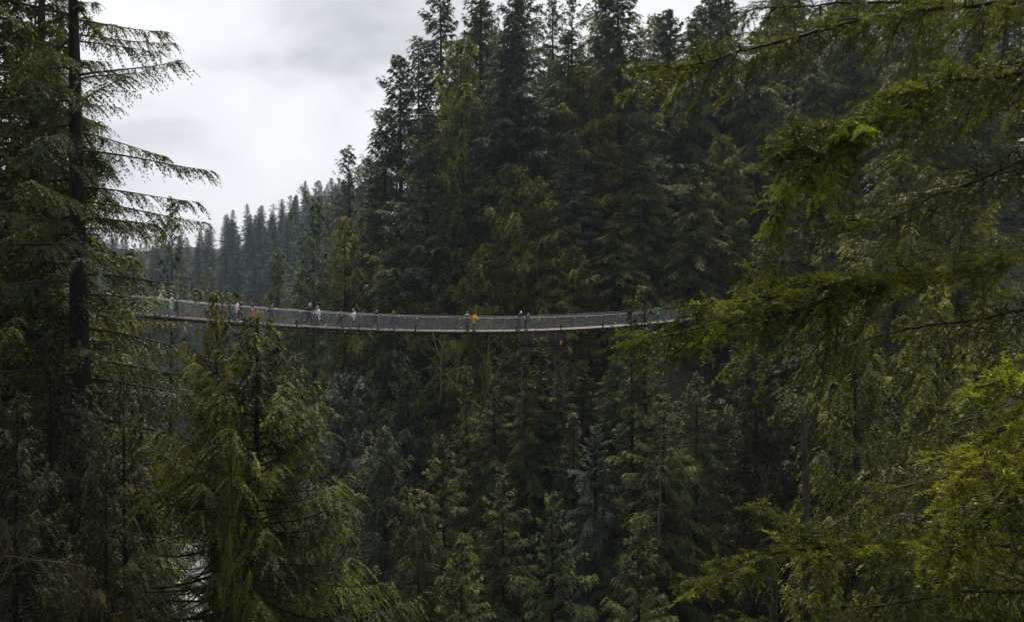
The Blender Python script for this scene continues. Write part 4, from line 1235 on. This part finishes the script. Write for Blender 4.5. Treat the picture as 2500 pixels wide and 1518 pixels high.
def bough(parent, pts, r0, blen=.55, hang=.9, spacing=.06, tint=0.0, seed=0, nlen=.029, dens=1.0, bare=.0, tipfrac=.25, lichen=0, lab=None, nwid=.0036, tw=.15):
    """One bough: woody limb, hanging side sprays and every needle on them."""
    r = np.random.default_rng(seed); dens = dens * SPARSE.get(seed, 1.0)
    P = spline([W(*p) for p in pts], 70)
    seg = np.linalg.norm(np.diff(P, axis=0), axis=1); cum = np.concatenate([[0], np.cumsum(seg)]); Lt = cum[-1]
    P = np.stack([np.interp(np.linspace(0, Lt, 70), cum, P[:, i]) for i in range(3)], -1)
    wig = np.cumsum(r.normal(0, .004, (70, 3)), 0); P = P + wig - wig[:1]
    wood = Geo(); ndl = Geo()
    s = np.linspace(0, 1, 70)
    wood.tubes(P, r0 * .68 * (1 - s) ** .8 + .003, 8)
    T = unit(np.gradient(P, axis=0))
    nb = int(Lt / (spacing * .72))
    sb = np.sort(np.concatenate([(np.arange(nb) + r.random(nb)) / nb, 1 - .12 * r.random(6)]))
    sb = sb[sb > bare]
    tw_s, tw_d, tw_l, tw_t, tw_tip = [], [], [], [], []
    for k, q in enumerate(sb):
        i = min(int(q * 69), 68)
        p = P[i]; t = T[i]
        side = 1 if k % 2 else -1
        lat = unit(np.cross(t, UP))
        taper = (1 - q) * .75 + .25
        Ln = blen * taper * r.uniform(.35, 1.45)
        h = hang * r.uniform(.15, 1.25) if r.random() < .68 else -r.uniform(.0, .35)
        d = unit(t * r.uniform(.5, 1.0) + lat * side * r.uniform(.35, .95) - UP * h * .7 + UP * .15 * r.random())
        kk = 9; u = np.linspace(0, 1, kk)[:, None]
        B = p + d * Ln * u + (t * .25 - UP * h * .5) * Ln * u ** 2 * .8 + np.cumsum(r.normal(0, .006, (kk, 3)), 0)
        wood.tubes(B, np.linspace(.0045 * (Ln / .4) ** .5 + .001, .0014, kk), 4)
        btint = r.normal(0, .16)
        Tb = unit(np.gradient(B, axis=0))
        # twigs along the spray
        nt_ = max(3, int(Ln / .026))
        for c in range(nt_):
            v = .06 + .94 * (c + r.random() * .7) / nt_
            j = v * (kk - 1); j0 = min(int(j), kk - 2); f = j - j0
            pb = B[j0] * (1 - f) + B[j0 + 1] * f; tb_ = Tb[j0]
            pl = unit(np.cross(tb_, unit(lat * .25 + UP + r.normal(0, .35, 3))))
            sg = 1 if c % 2 else -1
            td = unit(tb_ * r.uniform(.6, 1.0) + pl * sg * r.uniform(.55, .95) - UP * .22 * hang)
            tl = tw * (1.1 - .6 * v) * r.uniform(.45, 1.25)
            tw_s.append(pb); tw_d.append(td); tw_l.append(tl); tw_t.append(btint); tw_tip.append(v)
        for j0 in range(0, kk - 1):                       # the spray axis carries needles too
            dv = B[j0 + 1] - B[j0]
            tw_s.append(B[j0]); tw_d.append(unit(dv)); tw_l.append(np.linalg.norm(dv)); tw_t.append(btint); tw_tip.append(j0 / kk)
    for j0 in range(35, 69):
        dv = P[j0 + 1] - P[j0]
        tw_s.append(P[j0]); tw_d.append(unit(dv)); tw_l.append(np.linalg.norm(dv)); tw_t.append(0.1); tw_tip.append(.5)
    S = np.array(tw_s); D = np.array(tw_d); Ls = np.array(tw_l); Tt = np.array(tw_t); Vp = np.array(tw_tip)
    w_ = unit(np.cross(D, [.1, .2, 1.0]))
    wood.kites(S, D, w_, Ls, np.full(len(S), .0032), .5, 0, .05)
    nn = np.maximum((Ls * 400 * dens).astype(int), 3)
    ti = np.repeat(np.arange(len(S)), nn)
    q = r.random(len(ti))
    Pn = S[ti] + D[ti] * (Ls[ti] * q)[:, None]; Pn[:, 2] -= .05 * Ls[ti] * q ** 2
    wid = nwid
    A = unit(np.cross(D[ti], np.array([.05, .1, 1.0]))); Bv = np.cross(A, D[ti])
    ph = r.random(len(ti)) * 2 * math.pi
    rad = A * (np.cos(ph) * 1.15)[:, None] + Bv * (np.sin(ph) * .8)[:, None]
    sl = r.uniform(.45, .95, len(ti))[:, None]
    Dn = unit(D[ti] * sl + rad)
    Sn = unit(np.cross(Dn, r.normal(0, 1, (len(ti), 3))))
    ln = nlen * r.uniform(.75, 1.2, len(ti)) * (1 - .35 * q)
    tn = .36 + tint + Tt[ti] + .26 * Vp[ti] * q + r.uniform(-.12, .12, len(ti))
    ndl.tris(Pn, Dn, Sn, ln, np.full(len(ti), nwid), tn)
    lim = link('bough', wood.mesh('bough', [M['twig']], True), parent)
    if lab: lim['label'] = lab
    link('needles', ndl.mesh('needles', [M['needle']]), lim)
    if lichen:
        g = Geo()
        for _ in range(lichen):
            j = r.integers(0, len(S)); g.ball(S[j] + r.normal(0, .005, 3), r.uniform(.005, .013, 3), 0, 5, 3)
        tag(link('lichen', g.mesh('lichen', [M['lichen']]), lim), kind='stuff')
    return len(ti)


SPARSE = {2: .8, 6: .75, 10: .7, 11: .6, 15: .8, 17: .7, 18: .6, 19: .7}


def near_tree(label, x, y, r0, z0, z1):
    base = float(terrain(x, y)) - .5
    root = link('douglas_fir_tree', None); tag(root, label, 'tree')
    g = Geo(); k = 24; h = np.linspace(0, 1, k)
    P = np.stack([np.full(k, x), np.full(k, y), base + (z1 - base) * h], -1) + np.cumsum(rng.normal(0, .015, (k, 3)), 0) * [1, 1, 0]
    g.tubes(P, r0 * (1 - h) ** .7 + .03, 14, ref=(1, 0, 0)); link('trunk', g.mesh('trunk', [M['bark']], True), root)
    return root


tA = near_tree('near fir at the right edge whose long boughs sweep across the upper right', 5.9, 6.3, .26, -3, 16)
tB = near_tree('closest fir beyond the right edge with bright yellow green boughs at the lower right', 3.1, 3.6, .16, -3, 9)
tC = near_tree('fir beyond the lower right edge whose dim boughs fill the bottom right', 5.2, 6.9, .22, -3, 12)
cnt = 0
cnt += bough(tA, [(2980, -150, 6.3), (2700, -10, 6.0), (2400, 4, 5.7), (2120, 28, 5.3), (1850, 90, 4.9), (1690, 130, 4.7), (1560, 158, 4.5)], .034, .62, 1.15, .055, .0, 1, lab='topmost long bough reaching furthest left with hanging sprays')
cnt += bough(tA, [(2980, -60, 6.6), (2650, 25, 6.4), (2380, 20, 6.2), (2150, 10, 6.0), (1900, 25, 5.8), (1790, 40, 5.7)], .026, .60, 1.2, .06, -.12, 2)
cnt += bough(tA, [(2980, 60, 6.3), (2700, 150, 5.8), (2480, 178, 5.3), (2300, 195, 4.9), (2130, 250, 4.6), (2020, 310, 4.4), (1925, 330, 4.25)], .034, .55, 1.0, .048, .0, 3, lab='second bough from the top with a pale frosted tip')
cnt += bough(tA, [(2300, 200, 4.95), (2180, 262, 4.7), (2080, 330, 4.5), (1985, 350, 4.35), (1862, 382, 4.2)], .014, .34, .8, .05, .05, 4)
cnt += bough(tA, [(2130, 250, 4.6), (2040, 345, 4.45), (1970, 420, 4.35), (1920, 480, 4.3), (1900, 520, 4.3)], .012, .42, 1.3, .042, .25, 5, lab='yellowed spray hanging from the second bough')
cnt += bough(tA, [(2980, 230, 6.3), (2650, 330, 5.9), (2460, 410, 5.5), (2300, 480, 5.2), (2180, 545, 5.0), (2060, 560, 4.8), (1990, 570, 4.7)], .030, .50, .9, .058, -.10, 6)
cnt += bough(tA, [(2980, 520, 6.3), (2700, 560, 5.9), (2480, 622, 5.5), (2250, 660, 5.1), (2030, 680, 4.8), (1900, 668, 4.7), (1850, 668, 4.6)], .036, .50, .9, .055, .0, 7, lab='long bare backed bough sweeping left at the height of the bridge')
cnt += bough(tA, [(2250, 660, 5.1), (2080, 690, 4.8), (1900, 715, 4.5), (1780, 735, 4.35), (1665, 752, 4.2)], .016, .40, .7, .048, .12, 8, lab='bright tipped side bough overlapping the right end of the bridge')
cnt += bough(tA, [(2150, 690, 4.9), (1950, 760, 4.6), (1800, 790, 4.4), (1680, 820, 4.3), (1565, 848, 4.2)], .016, .50, 1.0, .045, .05, 9)
cnt += bough(tA, [(2980, 680, 6.2), (2650, 720, 5.8), (2400, 760, 5.5), (2150, 790, 5.2), (1980, 850, 5.0)], .026, .50, 1.0, .065, -.12, 10)
cnt += bough(tA, [(2980, 330, 6.9), (2750, 260, 6.6), (2520, 250, 6.3), (2350, 290, 6.0), (2230, 350, 5.8)], .024, .5, 1.0, .07, -.15, 11)
# close bright boughs lower right
cnt += bough(tB, [(2980, 820, 3.5), (2720, 850, 3.2), (2560, 880, 3.0), (2450, 905, 2.9), (2350, 925, 2.85)], .016, .30, .7, .040, .34, 12, nlen=.027, dens=1.15, lab='close bough with long bright needles at the right edge')
cnt += bough(tB, [(2980, 960, 3.4), (2700, 1000, 3.1), (2520, 1010, 2.9), (2420, 1060, 2.8), (2330, 1150, 2.75), (2310, 1220, 2.75)], .016, .32, 1.2, .036, .62, 13, nlen=.027, dens=1.2, lab='brightest yellow green close bough hanging at the right', lichen=8)
cnt += bough(tB, [(2980, 1120, 3.5), (2720, 1130, 3.2), (2550, 1160, 3.0), (2430, 1250, 2.9), (2350, 1330, 2.85), (2320, 1400, 2.85)], .014, .30, 1.1, .040, .20, 14, nlen=.027, dens=1.15, lichen=8)
# dim boughs across the bottom right
cnt += bough(tC, [(2980, 1150, 6.6), (2650, 1140, 6.2), (2400, 1150, 5.8), (2180, 1190, 5.4), (1990, 1295, 5.0), (1900, 1270, 4.9), (1815, 1235, 4.8)], .026, .45, .8, .05, .0, 15)
cnt += bough(tC, [(2980, 1280, 6.4), (2650, 1320, 6.0), (2350, 1330, 5.5), (2080, 1320, 5.1), (1900, 1335, 4.8), (1770, 1390, 4.6), (1660, 1425, 4.5)], .030, .50, .8, .048, .06, 16, lab='low bough reaching left along the bottom right with a pale green tip', lichen=10)
cnt += bough(tC, [(2980, 1420, 6.4), (2700, 1440, 6.0), (2400, 1440, 5.6), (2200, 1470, 5.3), (2020, 1510, 5.1)], .026, .5, .9, .06, -.12, 17, lichen=10)
cnt += bough(tC, [(2980, 900, 7.0), (2650, 960, 6.6), (2400, 1010, 6.2), (2240, 1060, 6.0), (2100, 1090, 5.8)], .024, .5, .9, .065, -.15, 18, lichen=14)
cnt += bough(tC, [(2980, 1500, 6.0), (2700, 1530, 5.7), (2400, 1520, 5.4), (2100, 1560, 5.1), (1800, 1540, 4.9)], .026, .5, .6, .06, -.08, 19)
print('needles', cnt)

# ------------------------------------------------------------------ thin even haze over the canyon
g = Geo(); g.box((-55, 270, 7), (400, 345, 79.5))
m, t = new_mat('canyon_haze')
vol = t.nodes.new('ShaderNodeVolumePrincipled')
vol.inputs['Color'].default_value = (0.42, 0.50, 0.62, 1)
vol.inputs['Density'].default_value = HAZE_DENSITY
vol.inputs['Anisotropy'].default_value = 0.2
o_ = t.nodes.new('ShaderNodeOutputMaterial')
t.links.new(vol.outputs[0], o_.inputs['Volume'])
hz = link('haze', g.mesh('haze', [m]))
hz.display_type = 'WIRE'
tag(hz, 'thin pale haze hanging over the whole canyon', 'haze', kind='stuff')
print('tris', sum(len(me.loops) - 2 * len(me.polygons) for me in bpy.data.meshes))
